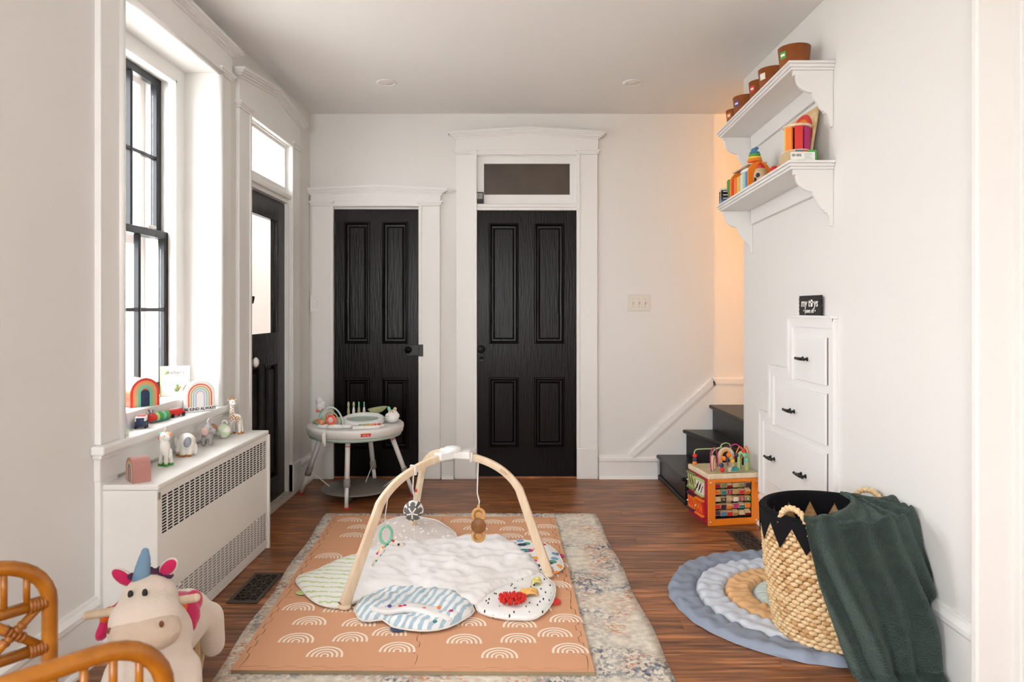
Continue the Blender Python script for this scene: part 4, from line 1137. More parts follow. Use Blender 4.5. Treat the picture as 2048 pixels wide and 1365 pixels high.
# ---------------- baby activity table in the far corner
ac = thing('activity_table', 'round white baby activity table on four tilted legs', 'activity table', (-1.066, 4.655, 0))
shell = mat('table_shell', srgb(232, 230, 226), .35); sage_p = mat('sage_plastic', srgb(176, 196, 184), .4); grey_p = mat('grey_plastic', srgb(150, 146, 142), .45)
ZT = .505; RT = .325
MB().lathe([(.155, ZT - .02), (.17, ZT - .004), (RT - .03, ZT - .004), (RT - .012, ZT), (RT - .002, ZT - .008), (RT, ZT - .02), (RT - .006, ZT - .055), (RT - .02, ZT - .062), (.16, ZT - .05), (.155, ZT - .02)], n=64).build('tray', shell, ac)
MB().lathe([(RT - .012, ZT - .060), (RT - .02, ZT - .078), (RT - .06, ZT - .088), (.15, ZT - .085), (.15, ZT - .06)], n=64).build('tray_underside', sage_p, ac)
LEGS = [((.003, -.235), (.004, -.280)), ((-.235, .02), (-.395, .085)), ((.05, .20), (.075, .29)), ((.235, .02), (.385, .05))]
for (tp, ft) in LEGS:
    a = Vector((tp[0], tp[1], ZT - .075)); c = Vector((ft[0], ft[1], .010)); d = (c - a)
    lg = MB().tube([a, a + d * .62], .021, 8, ell=(1.05, .8)).build('leg', shell, ac)
    MB().tube([a + d * .60, c], .017, 8, ell=(1.05, .8)).build('lower_tube', mat('table_white', srgb(240, 240, 238), .35), lg)
    MB().tube([a + d * .57, a + d * .70], .0255, 8, ell=(1.05, .85)).build('clamp', grey_p, lg)
    MB().tube([a + d * .085, a + d * .098], .0225, 8, ell=(1.05, .82)).build('red_band', pc('red', 0, 0, 0), lg)
    MB().tube([c, c + Vector((0, 0, -.010))], .019, 10).build('foot', pc('red', 0, 0, 0), lg)
    m_ = a + d * .62; q = Vector((m_.x * .55, m_.y * .55, .06))
    if ft[0] != .004: MB().tube([m_, q], .0035, 6).build('strap', cloth_w, ac)
MB().lathe([(.0001, .050), (.235, .050), (.242, .054), (.242, .060), (.236, .064), (.0001, .066)], (0.005, .035, 0), 48).build('foot_platform', mat('platform_grey', srgb(124, 118, 110), .5), ac)
for i in range(3):
    q = 2 * PI * i / 3 + .4
    MB().cyl((.12 * math.cos(q), .035 + .12 * math.sin(q), 0), (.12 * math.cos(q), .035 + .12 * math.sin(q), .052), .018, n=12).build('platform_stand', grey_p, ac)
# seat ring
MB().tube([(.045 + .125 * math.cos(q), .02 + .125 * math.sin(q), ZT + .014 + .014 * math.sin(q)) for q in [2 * PI * i / 32 for i in range(32)]], .024, 10, closed=True).build('seat_cushion', mat('white_mesh', srgb(238, 238, 236), .9, bump=.4, bscale=90), ac)
MB().lathe([(.105, ZT + .028), (.100, ZT), (.085, ZT - .09), (.0001, ZT - .11)], (.045, .02, 0), 32).build('seat_liner', sage_p, ac)
# bird on spring
t_ = MB().lathe([(.05, ZT), (.05, ZT + .014), (.03, ZT + .022), (.0001, ZT + .024)], (-.245, .02, 0), 24).build('spring_base', pc('sage', 0, 0, 0), ac)
MB().tube([(-.245 + .010 * math.cos(q), .02 + .010 * math.sin(q), ZT + .022 + q * .0018) for q in [i * .5 for i in range(60)]], .003, 6).build('spring', pc('mint', 0, 0, 0), t_)
bd_ = blob('bird', white_p, ac, [((-.247, .02, ZT + .110), (.030, .026, .034)), ((-.254, .02, ZT + .148), (.026, .024, .024)), ((-.234, .02, ZT + .128), (.026, .022, .020))], .003, 3)
MB().sph((-.262, .0, ZT + .082), .010, 10).sph((-.225, .005, ZT + .088), .009, 10).build('bird_foot', pc('coral', 0, 0, 0), bd_)
for x in (-.255, -.243): MB().sph((x, .001, ZT + .143), .0025, 6).build('eye', ink_m, bd_)
# arch toy
at_ = MB().sph((-.17, -.17, ZT + .006), (.045, .03, .016), 12).sph((-.09, -.19, ZT + .006), (.06, .035, .018), 12).sph((-.02, -.18, ZT + .006), (.04, .03, .016), 12).build('cloud_base', white_p, ac)
def arch_tube(x0, x1, y, h, r, m, nm):
    MB().tube([((x0 + x1) / 2 - (x1 - x0) / 2 * math.cos(q), y, ZT + .005 + h * math.sin(q)) for q in [PI * i / 20 for i in range(21)]], r, 8).build(nm, m, at_)
arch_tube(-.205, -.045, -.17, .125, .006, mat('mint_arch', srgb(188, 214, 200), .4), 'outer_arch')
arch_tube(-.18, -.07, -.165, .095, .005, pc('sage', 0, 0, 0), 'inner_arch')
fl_ = MB()
for i in range(10): fl_.sph((-.118 + .026 * math.cos(2 * PI * i / 10), -.195, ZT + .052 + .026 * math.sin(2 * PI * i / 10)), (.0115, .008, .0115), 8)
fl_.build('flower', pc('coral', 0, 0, 0), at_)
MB().sph((-.118, -.200, ZT + .052), (.019, .012, .019), 14).build('flower_bubble', mat('clear_bubble', srgb(236, 200, 200), .15), at_)
for (x, z, cn) in ((-.20, .045, 'coral'), (-.185, .03, 'peach'), (-.175, .022, 'coral')): MB().sph((x, -.18, ZT + z), .012, 10).build('bead', pc(cn, 0, 0, 0), at_)
# row of leaf sticks
for i in range(4):
    x = -.095 + i * .037
    st_ = MB().sph((x, .19, ZT + .045), (.010, .008, .042), 10).build('leaf_stick', white_p if i % 2 else pc('sage', 0, 0, 0), ac)
    MB().cyl((x, .19, ZT), (x, .19, ZT + .118), .0042, n=8).sph((x, .19, ZT + .098), (.009 if i < 2 else .004, .005, .022), 8).build('stem', pc('sage', 0, 0, 0) if i < 2 else pc('mint', 0, 0, 0), st_)
# leaf bowl
def bowl(u, v):
    q = 2 * PI * u; r = v
    ex = .062 * (1 + .25 * max(0, math.cos(q)) ** 8)
    return Vector((.110 + ex * r * math.cos(q), .16 + .045 * r * math.sin(q), ZT + .040 + .040 * r ** 2.2 + .010 * math.cos(q) * r))
o = MB().grid(bowl, 32, 8, wrap_u=True).build('leaf_bowl', pc('sage', 0, 0, 0), ac); s = o.modifiers.new('t', 'SOLIDIFY'); s.thickness = .004
MB().cyl((.110, .16, ZT - .002), (.110, .16, ZT + .042), .012, n=10).build('bowl_stem', pc('sage', 0, 0, 0), o)
# cloud animal
cl_ = blob('cloud_animal', white_p, ac, [((.245, .02, ZT + .030), (.045, .04, .034)), ((.250, .02, ZT + .060), (.036, .03, .028)), ((.225, .0, ZT + .045), (.025, .022, .024)), ((.275, .02, ZT + .045), (.022, .022, .022))], .004, 3)
MB().sph((.222, .03, ZT + .090), (.012, .007, .020), 10, (0, -.3, 0)).build('ear', pc('mint', 0, 0, 0), cl_)
MB().sph((.262, .03, ZT + .088), (.013, .007, .016), 10, (0, .4, 0)).build('ear', pc('sage', 0, 0, 0), cl_)
MB().tube([(.248 + .010 * math.cos(q), -.018, ZT + .072 + .014 * math.sin(q)) for q in [PI * i / 8 for i in range(9)]], .003, 6).build('orange_stripe', pc('coral', 0, 0, 0), cl_)
for x in (.212, .226): MB().sph((x, -.024, ZT + .050), .0025, 6).build('eye', ink_m, cl_)
# piano keys
pk = MB().prism([(.035, -.25), (.20, -.20), (.225, -.15), (.10, -.16), (.03, -.20)], ZT - .004, ZT + .016, 'xy').build('keyboard', white_p, ac, bevel=.004)
for i, cn in enumerate(('lime', 'sage', 'yellow', 'peach', 'coral', 'red')):
    MB().box((.075 + i * .023, -.200 + i * .0075, ZT + .018), (.019, .045, .006), (0, 0, .25)).build('key', pc(cn, 0, 0, 0), pk, bevel=.002)
# tag on the rim
q = -PI / 2 + .42
tg = MB().box((0, 0, 0), (.064, .003, .020)).build('logo_plate', pc('red', 0, 0, 0), ac, loc=((RT - .001) * math.cos(q), (RT - .001) * math.sin(q), ZT - .030), rot=(0, 0, q + PI / 2), bevel=.0008)
text('skip hop', .0125, paper_m, tg, (0, -.0018, 0), (PI / 2, 0, 0), .0002)
flapstrip([(-.125, -.300, ZT), (-.128, -.325, ZT - .02), (-.126, -.328, ZT - .06), (-.120, -.328, ZT - .095)], .024, cloth_w, ac, 'cloth_strap')

# ---------------- wooden activity cube
ca = math.radians(9.0)
cu = thing('activity_cube', 'orange and red wooden activity cube with bead maze on top', 'activity cube', (1.158, 4.022, 0), ca)
cw, cd, ch = .322, .285, .275
omat = pc('cubeorange', 0, 0, 0); cmat = pc('crimson', 0, 0, 0)
MB().wall(0, cw, 0, ch, [(.045, cw - .045, .038, ch - .022)], .014).build('front_frame', omat, cu, bevel=.003)
MB().bx(.0, .012, .014, cd, 0, ch).build('left_side', cmat, cu, bevel=.002)
MB().bx(cw - .012, cw, .014, cd, 0, ch).build('right_side', pc('green', 0, 0, 0), cu, bevel=.002)
MB().bx(.012, cw - .012, cd - .012, cd, 0, ch).build('back_panel', pc('blue', 0, 0, 0), cu)
MB().bx(.012, cw - .012, .10, .104, 0, ch).build('inner_shade_panel', dark_m, cu)  # black sheets here and below imitate the shade behind the blocks
MB().bx(.012, cw - .012, .014, .10, 0.03, .036).build('inner_shade_floor', dark_m, cu)
top_m = mat('printed_top', srgb(206, 184, 146), .5, col2=srgb(176, 176, 130), vscale=9)
tp_ = MB().bx(-.004, cw + .004, -.004, cd + .004, ch, ch + .030).build('top', birch_m, cu, bevel=.006)
MB().bx(.006, cw - .006, .006, cd - .006, ch + .0295, ch + .0306).build('printed_scene', top_m, tp_)
for (x, z) in ((.016, .022), (cw - .016, .022), (.016, ch - .02), (cw - .016, ch - .02)):
    MB().lathe([(.0001, -.003), (.005, -.002), (.006, 0)], (x, 0, z), 10, 'y').build('screw', chrome_m, cu)
bx0, bz0 = .045, .044; bw = (cw - .090) / 6; bh = (ch - .064) / 5
letters = {(1, 0): 'G', (1, 1): 'H', (1, 2): 'I', (2, 1): 'N', (2, 4): 'Q', (2, 5): 'R', (2, 3): 'P'}
cols = ['crimson', 'olive', 'crimson', 'tan', 'olive', 'aubergine', 'orange', 'teal', 'crimson', 'ochre', 'red', 'orange', 'tan', 'black', 'tan', 'cream', 'crimson', 'olive', 'red', 'aubergine', 'orange', 'magenta', 'teal', 'orange', 'aubergine', 'blue', 'red', 'ochre', 'tan', 'crimson']
for r_ in range(5):
    zc = bz0 + bh * (4 - r_ + .5)
    MB().cyl((.04, .03, zc), (cw - .04, .03, zc), .003, n=6).build('rod', chrome_m, cu)
    for c_ in range(6):
        tilt = [.0, .25, .1, -.15, .1, .6][R.randrange(6)] + R.uniform(-.15, .15)
        if (r_, c_) in letters: tilt = R.uniform(-.1, .15)
        bl = MB().box((0, 0, 0), (bw * .90, .030, .0295)).build('letter_block', pine_m, cu, loc=(bx0 + bw * (c_ + .5), .03, zc), rot=(tilt, 0, 0), bevel=.003)
        MB().box((0, -.0151, 0), (bw * .80, .0012, .0250)).build('print_face', pc(cols[r_ * 6 + c_], 0, 0, 0), bl)
        if (r_, c_) in letters: text(letters[(r_, c_)], .022, (ink_m if letters[(r_, c_)] in 'GH' else pc('cream', 0, 0, 0)), bl, (0, -.0160, 0), (PI / 2, 0, 0), .0002)
# little doors on the left side
for (y0, z0, c1, c2, c3, pat_) in ((.055, .155, 'lime', 'cream', 'black', 1), (.175, .165, 'olive', 'lime', 'brown', 0), (.055, .035, 'orange', 'red', 'orange', 0), (.175, .035, 'aubergine', 'orange', 'red', 0)):
    dd = MB().bx(-.020, 0, y0 - .004, y0 + .100, z0, z0 + .014).bx(-.020, 0, y0 - .004, y0 + .100, z0 + .090, z0 + .104).build('door_rail', pc(c1, 0, 0, 0), cu, bevel=.003)
    MB().bx(-.012, 0, y0, y0 + .096, z0 + .014, z0 + .090).build('little_door', pc(c2, 0, 0, 0), cu)
    for k in range(5):
        MB().box((-.0125, y0 + .012 + k * .018, z0 + .052 + .008 * ((k % 2) * 2 - 1)), (.002, .007, .05), (.5 if pat_ else -.3, 0, 0)).build('print_stripe', pc(c3, 0, 0, 0), cu)
    MB().sph((-.018, y0 + .085, z0 + .05), .006, 8).build('door_knob', birch_m, cu)
# bead maze
zt = ch + .030
def wire(pts, cn, r=.0035):
    P_ = [Vector(p) for p in pts]; D_ = []
    for i in range(len(P_) - 1):
        p0, p1, p2, p3 = P_[max(i - 1, 0)], P_[i], P_[i + 1], P_[min(i + 2, len(P_) - 1)]
        for t in [k / 6 for k in range(6)]:
            D_.append(.5 * ((2 * p1) + (p2 - p0) * t + (2 * p0 - 5 * p1 + 4 * p2 - p3) * t * t + (3 * p1 - p0 - 3 * p2 + p3) * t ** 3))
    D_.append(P_[-1])
    MB().tube(D_, r, 6).build('maze_wire', pc(cn, 0, 0, 0), cu)
    return D_
def beads(lst):
    for (x, y_, z, cn) in lst: MB().sph((x, y_, zt + z), .0145, 12).build('bead', pc(cn, 0, 0, 0), cu)
wire([(.03, .26, zt), (.03, .26, zt + .085), (.08, .25, zt + .098), (.15, .24, zt + .10), (.19, .22, zt + .112), (.16, .20, zt + .11), (.12, .20, zt + .085), (.12, .20, zt)], 'lime')
wire([(.05, .07, zt), (.045, .07, zt + .10), (.07, .08, zt + .140), (.10, .10, zt + .11), (.11, .11, zt + .02)], 'magenta')
wire([(.095, .03, zt), (.095, .03, zt + .10), (.13, .04, zt + .135), (.17, .05, zt + .09), (.20, .06, zt + .10), (.235, .07, zt + .145), (.265, .06, zt + .10), (.275, .05, zt + .06)], 'orange')
wire([(.20, .25, zt), (.20, .25, zt + .115), (.26, .25, zt + .12), (.265, .24, zt + .02)], 'lime')
wire([(.22, .2, zt), (.225, .20, zt + .10), (.27, .19, zt + .135), (.30, .17, zt + .10)], 'magenta')
wire([(.255, .10, zt + .06), (.285, .11, zt + .09), (.298, .12, zt + .135), (.312, .11, zt + .10), (.312, .10, zt)], 'orange')
beads([(.030, .26, .055, 'red'), (.030, .26, .032, 'navy'), (.030, .26, .010, 'orange'), (.095, .03, .045, 'navy'), (.10, .03, .018, 'red'), (.15, .045, .10, 'orange'), (.165, .05, .085, 'sage'), (.135, .05, .075, 'navy'), (.18, .055, .078, 'red'),
       (.205, .06, .095, 'navy'), (.26, .06, .095, 'mint'), (.268, .055, .065, 'mint'), (.175, .05, .065, 'yellow'), (.262, .07, .115, 'red'), (.12, .05, .08, 'orange')])
def arch_block(x, y_, r1, r0, leg, dep, m, nm, rz=0):
    b = MB(); arch_band(b, r1, r0, leg, -dep / 2, dep / 2, 12); o = b.build(nm, m, cu, loc=(x, y_, zt), rot=(0, 0, rz), fix=True, bevel=.002)
arch_block(.185, .15, .050, .028, .075, .022, birch_m, 'wooden_arch')
arch_block(.085, .12, .040, .026, .045, .016, birch_m, 'wooden_arch', .9)
arch_block(.10, .14, .036, .024, .042, .014, pc('orange', 0, 0, 0), 'orange_arch', .9)
arch_block(.268, .09, .035, .017, .080, .024, pc('lime', 0, 0, 0), 'green_tree_arch', -1.0)
MB().prism([(0, 0), (.05, 0), (.052, .020), (.035, .030), (.03, .020), (.015, .028), (-.002, .018)], 0, .012).build('animal_slider', birch_m, cu, loc=(.135, .02, zt + .006), fix=True)
MB().prism([(0, 0), (.045, 0), (.046, .018), (.030, .026), (.01, .024)], 0, .012).build('animal_slider', pc('teal', 0, 0, 0), cu, loc=(.150, .008, zt + .012), fix=True)

# ---------------- rainbow quilt on the floor
qm = thing('rainbow_quilt', 'padded floor quilt shaped like a muted rainbow under the basket', 'floor quilt', (1.27, 2.99, 0))
QC = ((.57, .45, srgb(136, 146, 162), 'outer_band', 'slate blue outer band'), (.45, .325, srgb(200, 206, 216), 'second_band', 'pale grey-blue band'), (.325, .205, srgb(218, 172, 122), 'third_band', 'tan orange band'), (.205, 0.0, srgb(188, 200, 192), 'inner_field', 'sage green centre'))
for (ro, ri, c, nm, lb) in QC:
    m_ = mat('quilt_' + nm, c, .7, bump=.3, bscale=9)
    def qf(u, v, ro=ro, ri=ri, nm=nm):
        L_ = PI * .57 + 2 * .2
        s = u * L_
        r = ri + (ro - ri) * v
        if s < .2: base_ = Vector((.2 - s, 0)); nrm = Vector((0, -1))
        elif s > L_ - .2: base_ = Vector((s - (L_ - .2), 0)); nrm = Vector((0, 1))
        else:
            q = -PI / 2 - (s - .2) / .57; base_ = Vector((0, 0)); nrm = Vector((math.cos(q), math.sin(q)))
        wob = .016 * noise.noise(Vector((s * 11, 3, 0))) if ro > .5 and v > .9 else 0
        p = base_ + nrm * (r + wob)
        pf = (1 - (2 * v - 1) ** 4) ** .5 if nm != 'inner_field' else (1 - v ** 6) ** .5
        ruf = .5 + .5 * math.sin(s * 62 + 2.2 * noise.noise(Vector((s * 9, ro * 7, 0))) + 1.0 * math.sin(v * 3))
        pk = abs(2 * v - 1)
        z = .004 + pf * (.024 + .012 * ruf * (.25 + pk) + .008 * noise.noise(Vector((p.x * 26, p.y * 26, 1))))
        return Vector((p.x, p.y, z))
    o = MB().grid(qf, 260, 13).build(nm, m_, qm)
    o['label'] = lb
    if sum(p.normal.z for p in o.data.polygons) < 0: o.data.flip_normals()
MB().prism([(p.x, p.y) for p in ([Vector((.2, -.565))] + [Vector((.565 * math.cos(q), .565 * math.sin(q))) for q in [-PI / 2 - PI * i / 40 for i in range(41)]] + [Vector((.2, .565))])], .001, .008, 'xy').build('backing', MATS['quilt_outer_band'], qm, fix=True)

# ---------------- wicker basket
BKX, BKY, ZB0, ZB1, RB0, RB1 = 1.236, 2.66, .030, .488, .196, .244
bk = thing('wicker_basket', 'tall woven seagrass basket with black zigzag rim and two handles', 'basket', (BKX, BKY, ZB0))
hB = ZB1 - ZB0
def brad(z): 
    t = z / hB
    return RB0 + (RB1 - RB0) * t + .012 * math.sin(t * PI)
straw = wood('seagrass', srgb(206, 168, 118), srgb(236, 208, 164), .6, (18, 18, 18))
straw2 = wood('seagrass_dark', srgb(176, 128, 76), srgb(214, 174, 122), .6, (18, 18, 18))
wv = MB(); rows = 27
for j in range(rows):
    z = .010 + (hB - .02) * j / (rows - 1); r = brad(z); n = 46
    for i in range(n):
        q = 2 * PI * (i + (.5 if j % 2 else 0) + R.uniform(-.06, .06)) / n
        wv.mi = 1 if R.random() < .16 else 0
        wv.sph(((r + R.uniform(-.001, .002)) * math.cos(q), (r + R.uniform(-.001, .002)) * math.sin(q), z), (.0090, .0190, .0098 + R.uniform(-.001, .0012)), 6, (.16 + R.uniform(-.12, .12), 0, q))
o = wv.build('woven_body', [straw, straw2], bk); o['kind'] = 'stuff'; o['label'] = 'natural woven seagrass strands'
inner = MB().grid(lambda u, v: Vector(((brad(v * hB) - .008) * math.cos(2 * PI * u), (brad(v * hB) - .008) * math.sin(2 * PI * u), v * hB)), 48, 8, wrap_u=True)
inner.build('lining', straw2, bk)
MB().lathe([(.0001, .004), (RB0, .004), (RB0, .012), (.0001, .012)], n=32).build('base', straw2, bk)
felt = mat('black_felt', (.006, .0055, .007), .9, bump=.3, bscale=120, spec=.2)
nt_ = 15
def zig(u): 
    k = (u * nt_) % 1
    return 1 - abs(2 * k - 1)
o = MB().grid(lambda u, v: Vector(((brad(hB) + .009) * math.cos(2 * PI * u), (brad(hB) + .009) * math.sin(2 * PI * u), hB + .010 - v * (.028 + .085 * zig(u)))) * 1.0, nt_ * 12, 9, wrap_u=True).build('rim_band', felt, bk)
for v in o.data.vertices:
    r = brad(max(0, v.co.z)) + .0105; h = math.hypot(v.co.x, v.co.y); v.co.x *= r / h; v.co.y *= r / h
s = o.modifiers.new('t', 'SOLIDIFY'); s.thickness = .003
o = MB().grid(lambda u, v: Vector(((brad(hB) - .014) * math.cos(2 * PI * u), (brad(hB) - .014) * math.sin(2 * PI * u), hB + .010 - v * (.030 + .10 * zig(u + .5 / nt_)))), nt_ * 12, 7, wrap_u=True).build('inner_band', felt, bk)
for v in o.data.vertices:
    r = brad(max(0, v.co.z)) - .017; h = math.hypot(v.co.x, v.co.y); v.co.x *= r / h; v.co.y *= r / h
MB().tube([((brad(hB) - .003) * math.cos(q), (brad(hB) - .003) * math.sin(q), hB + .009) for q in [2 * PI * i / 64 for i in range(64)]], .013, 8, closed=True).build('rim_roll', felt, bk)
def bhandle(a0, a1, h):
    r = brad(hB) + .002; P_ = []
    for i in range(21):
        t = i / 20; q = a0 + (a1 - a0) * (.5 - .5 * math.cos(PI * t)); 
        P_.append(Vector((r * math.cos(q), r * math.sin(q), hB - .03 + h * math.sin(PI * t) ** .75)))
    hd_ = MB().tube(P_, .009, 8).build('handle', straw, bk)
    w = MB()
    for i in range(40):
        t = i / 39; k = min(19, int(t * 20)); p = P_[k].lerp(P_[k + 1], t * 20 - k); d = (P_[k + 1] - P_[k]).normalized()
        u_ = d.cross(Vector((math.cos(a0), math.sin(a0), 0.1))).normalized(); w_ = d.cross(u_)
        for s_ in (0, PI):
            w.sph(p + (u_ * math.cos(i * .9 + s_) + w_ * math.sin(i * .9 + s_)) * .005, .0078, 6)
    w.build('handle_wrap', straw, hd_)
bhandle(math.radians(-158), math.radians(-132), .085)
bhandle(math.radians(12), math.radians(44), .085)

# ---------------- green fleece throw spilling out of the basket
fl_m, N, L, B = nodes_of('green_fleece')
tc = N.new('ShaderNodeTexCoord'); n1 = N.new('ShaderNodeTexNoise'); n1.inputs['Scale'].default_value = 26; n1.inputs['Detail'].default_value = 6
n2 = N.new('ShaderNodeTexNoise'); n2.inputs['Scale'].default_value = 240; n2.inputs['Detail'].default_value = 3
L.new(tc.outputs['Object'], n1.inputs['Vector']); L.new(tc.outputs['Object'], n2.inputs['Vector'])
r = ramp(N, [(.30, srgb(31, 43, 37)), (.72, srgb(44, 58, 51))]); L.new(n1.outputs[0], r.inputs[0]); L.new(r.outputs[0], B.inputs['Base Color'])
B.inputs['Roughness'].default_value = .95; B.inputs['Sheen Weight'].default_value = .35; B.inputs['Sheen Roughness'].default_value = .45; B.inputs['Sheen Tint'].default_value = (.55, .75, .65, 1)
bp = N.new('ShaderNodeBump'); bp.inputs['Strength'].default_value = 1.0; bp.inputs['Distance'].default_value = .008
L.new(n2.outputs[0], bp.inputs['Height']); L.new(bp.outputs[0], B.inputs['Normal'])
RIDGES = ((.02, .030, .035), (.15, .060, .045), (.30, .035, .05), (.43, .070, .05), (.56, .045, .04), (.68, .075, .05), (.80, .040, .04), (.92, .060, .05))
def throw_pt(u, v):
    # u: around the rim, v: from inside the basket, over the rim, down to the floor
    a_top = math.radians(-134 + 150 * u)
    a_bot = math.radians(-100 + 88 * u)
    uu = u + .05 * math.sin(v * 5) * (1 - u)
    fold = sum(A * math.exp(-((uu - c) / w) ** 2) for c, A, w in RIDGES) - .022
    if v < .36:
        t = v / .36                                   # heap over the mouth
        rr = .02 + (RB1 + .014) * t ** .9
        a = a_top * t + math.radians(-60) * (1 - t)
        x = .05 * (1 - t) + rr * math.cos(a); y_ = .05 * (1 - t) + rr * math.sin(a)
        z = ZB1 + .026 + .040 * math.sin(min(1, (1 - t) * 1.3) * PI / 2) * (1 - .3 * t) + .45 * fold * t + .02 * math.sin(u * 9 + 1) * t * (1 - t) * 2
        return Vector((x, y_, z))
    t = (v - .36) / .64
    a = a_top + (a_bot - a_top) * min(1, t * 1.05)
    out = RB1 + .018 + .105 * math.sin(min(1, t * 1.5) * PI / 2) * (.25 + .75 * math.sin(PI * min(1, u * .85 + .10))) + fold * (.25 + .85 * min(1, t * 1.7))
    if t > .86: out += (t - .86) * 1.3 * (.3 + u)
    z = (ZB1 + .026) * (1 - t / .90) if t < .90 else 0
    z = max(z, 0) + .016 + (.3 * max(0, fold) if t > .84 else 0)
    if t < .12: z += .45 * fold * (1 - t / .12) + .012 * math.sin((.12 - t) / .12 * PI / 2)
    x = out * math.cos(a); y_ = out * math.sin(a)
    lim = XR - BKX - .012 - .034 * (1 if z < .275 else 0)
    if x > lim: y_ -= (x - lim) * .5; x = lim - .004 * math.sin(v * 30)
    return Vector((x, y_, z))
th_ = MB().grid(lambda u, v: throw_pt(u, v) + Vector((0, 0, .004 * noise.noise(Vector((u * 20, v * 20, 0))))), 190, 130)
tho = th_.build('fleece_throw', fl_m, None, loc=(BKX, BKY, 0))
if sum(p.normal.z for p in tho.data.polygons) < 0: tho.data.flip_normals()
s = tho.modifiers.new('s', 'SMOOTH'); s.iterations = 4; s.factor = .5
s = tho.modifiers.new('t', 'SOLIDIFY'); s.thickness = .012; s.offset = 0
tag(tho, 'dark green plush throw spilling over the basket to the floor', 'blanket')

# ---------------- rattan child's chair at the lower left edge
fwd = Vector((.61, .79, 0)).normalized(); rgt = Vector((.79, -.61, 0)).normalized()
PLf = Vector((-.945, 1.395, 0)); PRf = Vector((-.559, 1.10, 0))
chr_ = thing('rattan_chair', "honey rattan child's armchair with arched spindle sides", 'chair', ((PLf + PRf) / 2 - fwd * .18))
base_o = chr_.location.copy()
def cpt(front, t, z): return front - fwd * t + Vector((0, 0, z)) - base_o
def side_panel(front, nm, lbl, dz=0.0):
    hT, hR, hL = .775 - dz, .682 - dz, .592 - dz; dp = .36
    pth = [cpt(front, 0, .0), cpt(front, 0, .3), cpt(front, 0, .60)] + [cpt(front, .105 - .105 * math.cos(q), hT - .095 + .095 * math.sin(q)) for q in [PI / 2 * i / 8 for i in range(9)]] + [cpt(front, .20, hT + .003), cpt(front, dp, hT + .004)]
    fr2 = MB().tube(pth, .0145, 12).build(nm, rattan_m, chr_); fr2['label'] = lbl
    MB().tube([cpt(front, 0, hR), cpt(front, dp, hR)], .0115, 10).build('rail', rattan_m, fr2)
    MB().tube([cpt(front, 0, hL), cpt(front, dp, hL)], .0115, 10).build('rail', rattan_m, fr2)
    for t in (.040, .078, .118, .158, .20, .24, .28, .32):
        zt_ = hT - .095 + .095 * math.sqrt(max(0, 1 - ((.105 - t) / .105) ** 2)) if t < .105 else hT
        MB().tube([cpt(front, t, hR), cpt(front, t, zt_)], .0062, 8).build('spindle', rattan_m, fr2)
    for (t0, t1) in ((.012, .112), (.13, .23), (.24, .34)):
        MB().tube([cpt(front, t0, hR), cpt(front, t1, hL)], .0085, 8).build('cross_brace', rattan_m, fr2)
        MB().tube([cpt(front, t1, hR), cpt(front, t0, hL)], .0085, 8).build('cross_brace', rattan_m, fr2)
        tm = (t0 + t1) / 2
        wr_ = MB()
        for (ta, za, tb, zb) in ((tm - .014, (hR + hL) / 2 + .012, tm + .014, (hR + hL) / 2 - .012), (tm - .014, (hR + hL) / 2 - .012, tm + .014, (hR + hL) / 2 + .012)):
            for k in range(5):
                c_ = cpt(front, ta + (tb - ta) * k / 4, za + (zb - za) * k / 4); d_ = (cpt(front, tb, zb) - cpt(front, ta, za)).normalized()
                wr_.tube([c_ - d_ * .003, c_ + d_ * .003], .0105, 8)
        wr_.build('binding', wrap_m, fr2)
    for zz_ in (hR, hL):
        bn = MB()
        for k in range(5):
            c_ = cpt(front, .010 + k * .006, zz_); bn.tube([c_ - fwd * .0032, c_ + fwd * .0032], .0145, 10)
        bn.build('binding', wrap_m, fr2)
    MB().tube([cpt(front, dp, 0), cpt(front, dp, .95)], .0145, 10).build('rear_post', rattan_m, fr2)
side_panel(PLf, 'side_frame', 'left side frame with cross braces')
side_panel(PRf, 'side_frame', 'right side frame', .014)
for (t, z) in ((0.0, .36), (.36, .36), (.36, .95), (.36, .70)):
    MB().tube([cpt(PLf, t, z), cpt(PRf, t, z)], .0125, 10).build('cross_rail', rattan_m, chr_)
for k in range(9):
    f_ = (k + .5) / 9; p = PLf.lerp(PRf, f_); MB().tube([cpt(p, .36, .70), cpt(p, .36, .95)], .006, 8).build('back_spindle', rattan_m, chr_)
MB().add([cpt(PLf, 0, .37), cpt(PRf, 0, .37), cpt(PRf, .36, .37), cpt(PLf, .36, .37), cpt(PLf, 0, .355), cpt(PRf, 0, .355), cpt(PRf, .36, .355), cpt(PLf, .36, .355)], [(0, 1, 2, 3), (7, 6, 5, 4), (0, 4, 5, 1), (1, 5, 6, 2), (2, 6, 7, 3), (3, 7, 4, 0)]).build('seat', wrap_m, chr_)

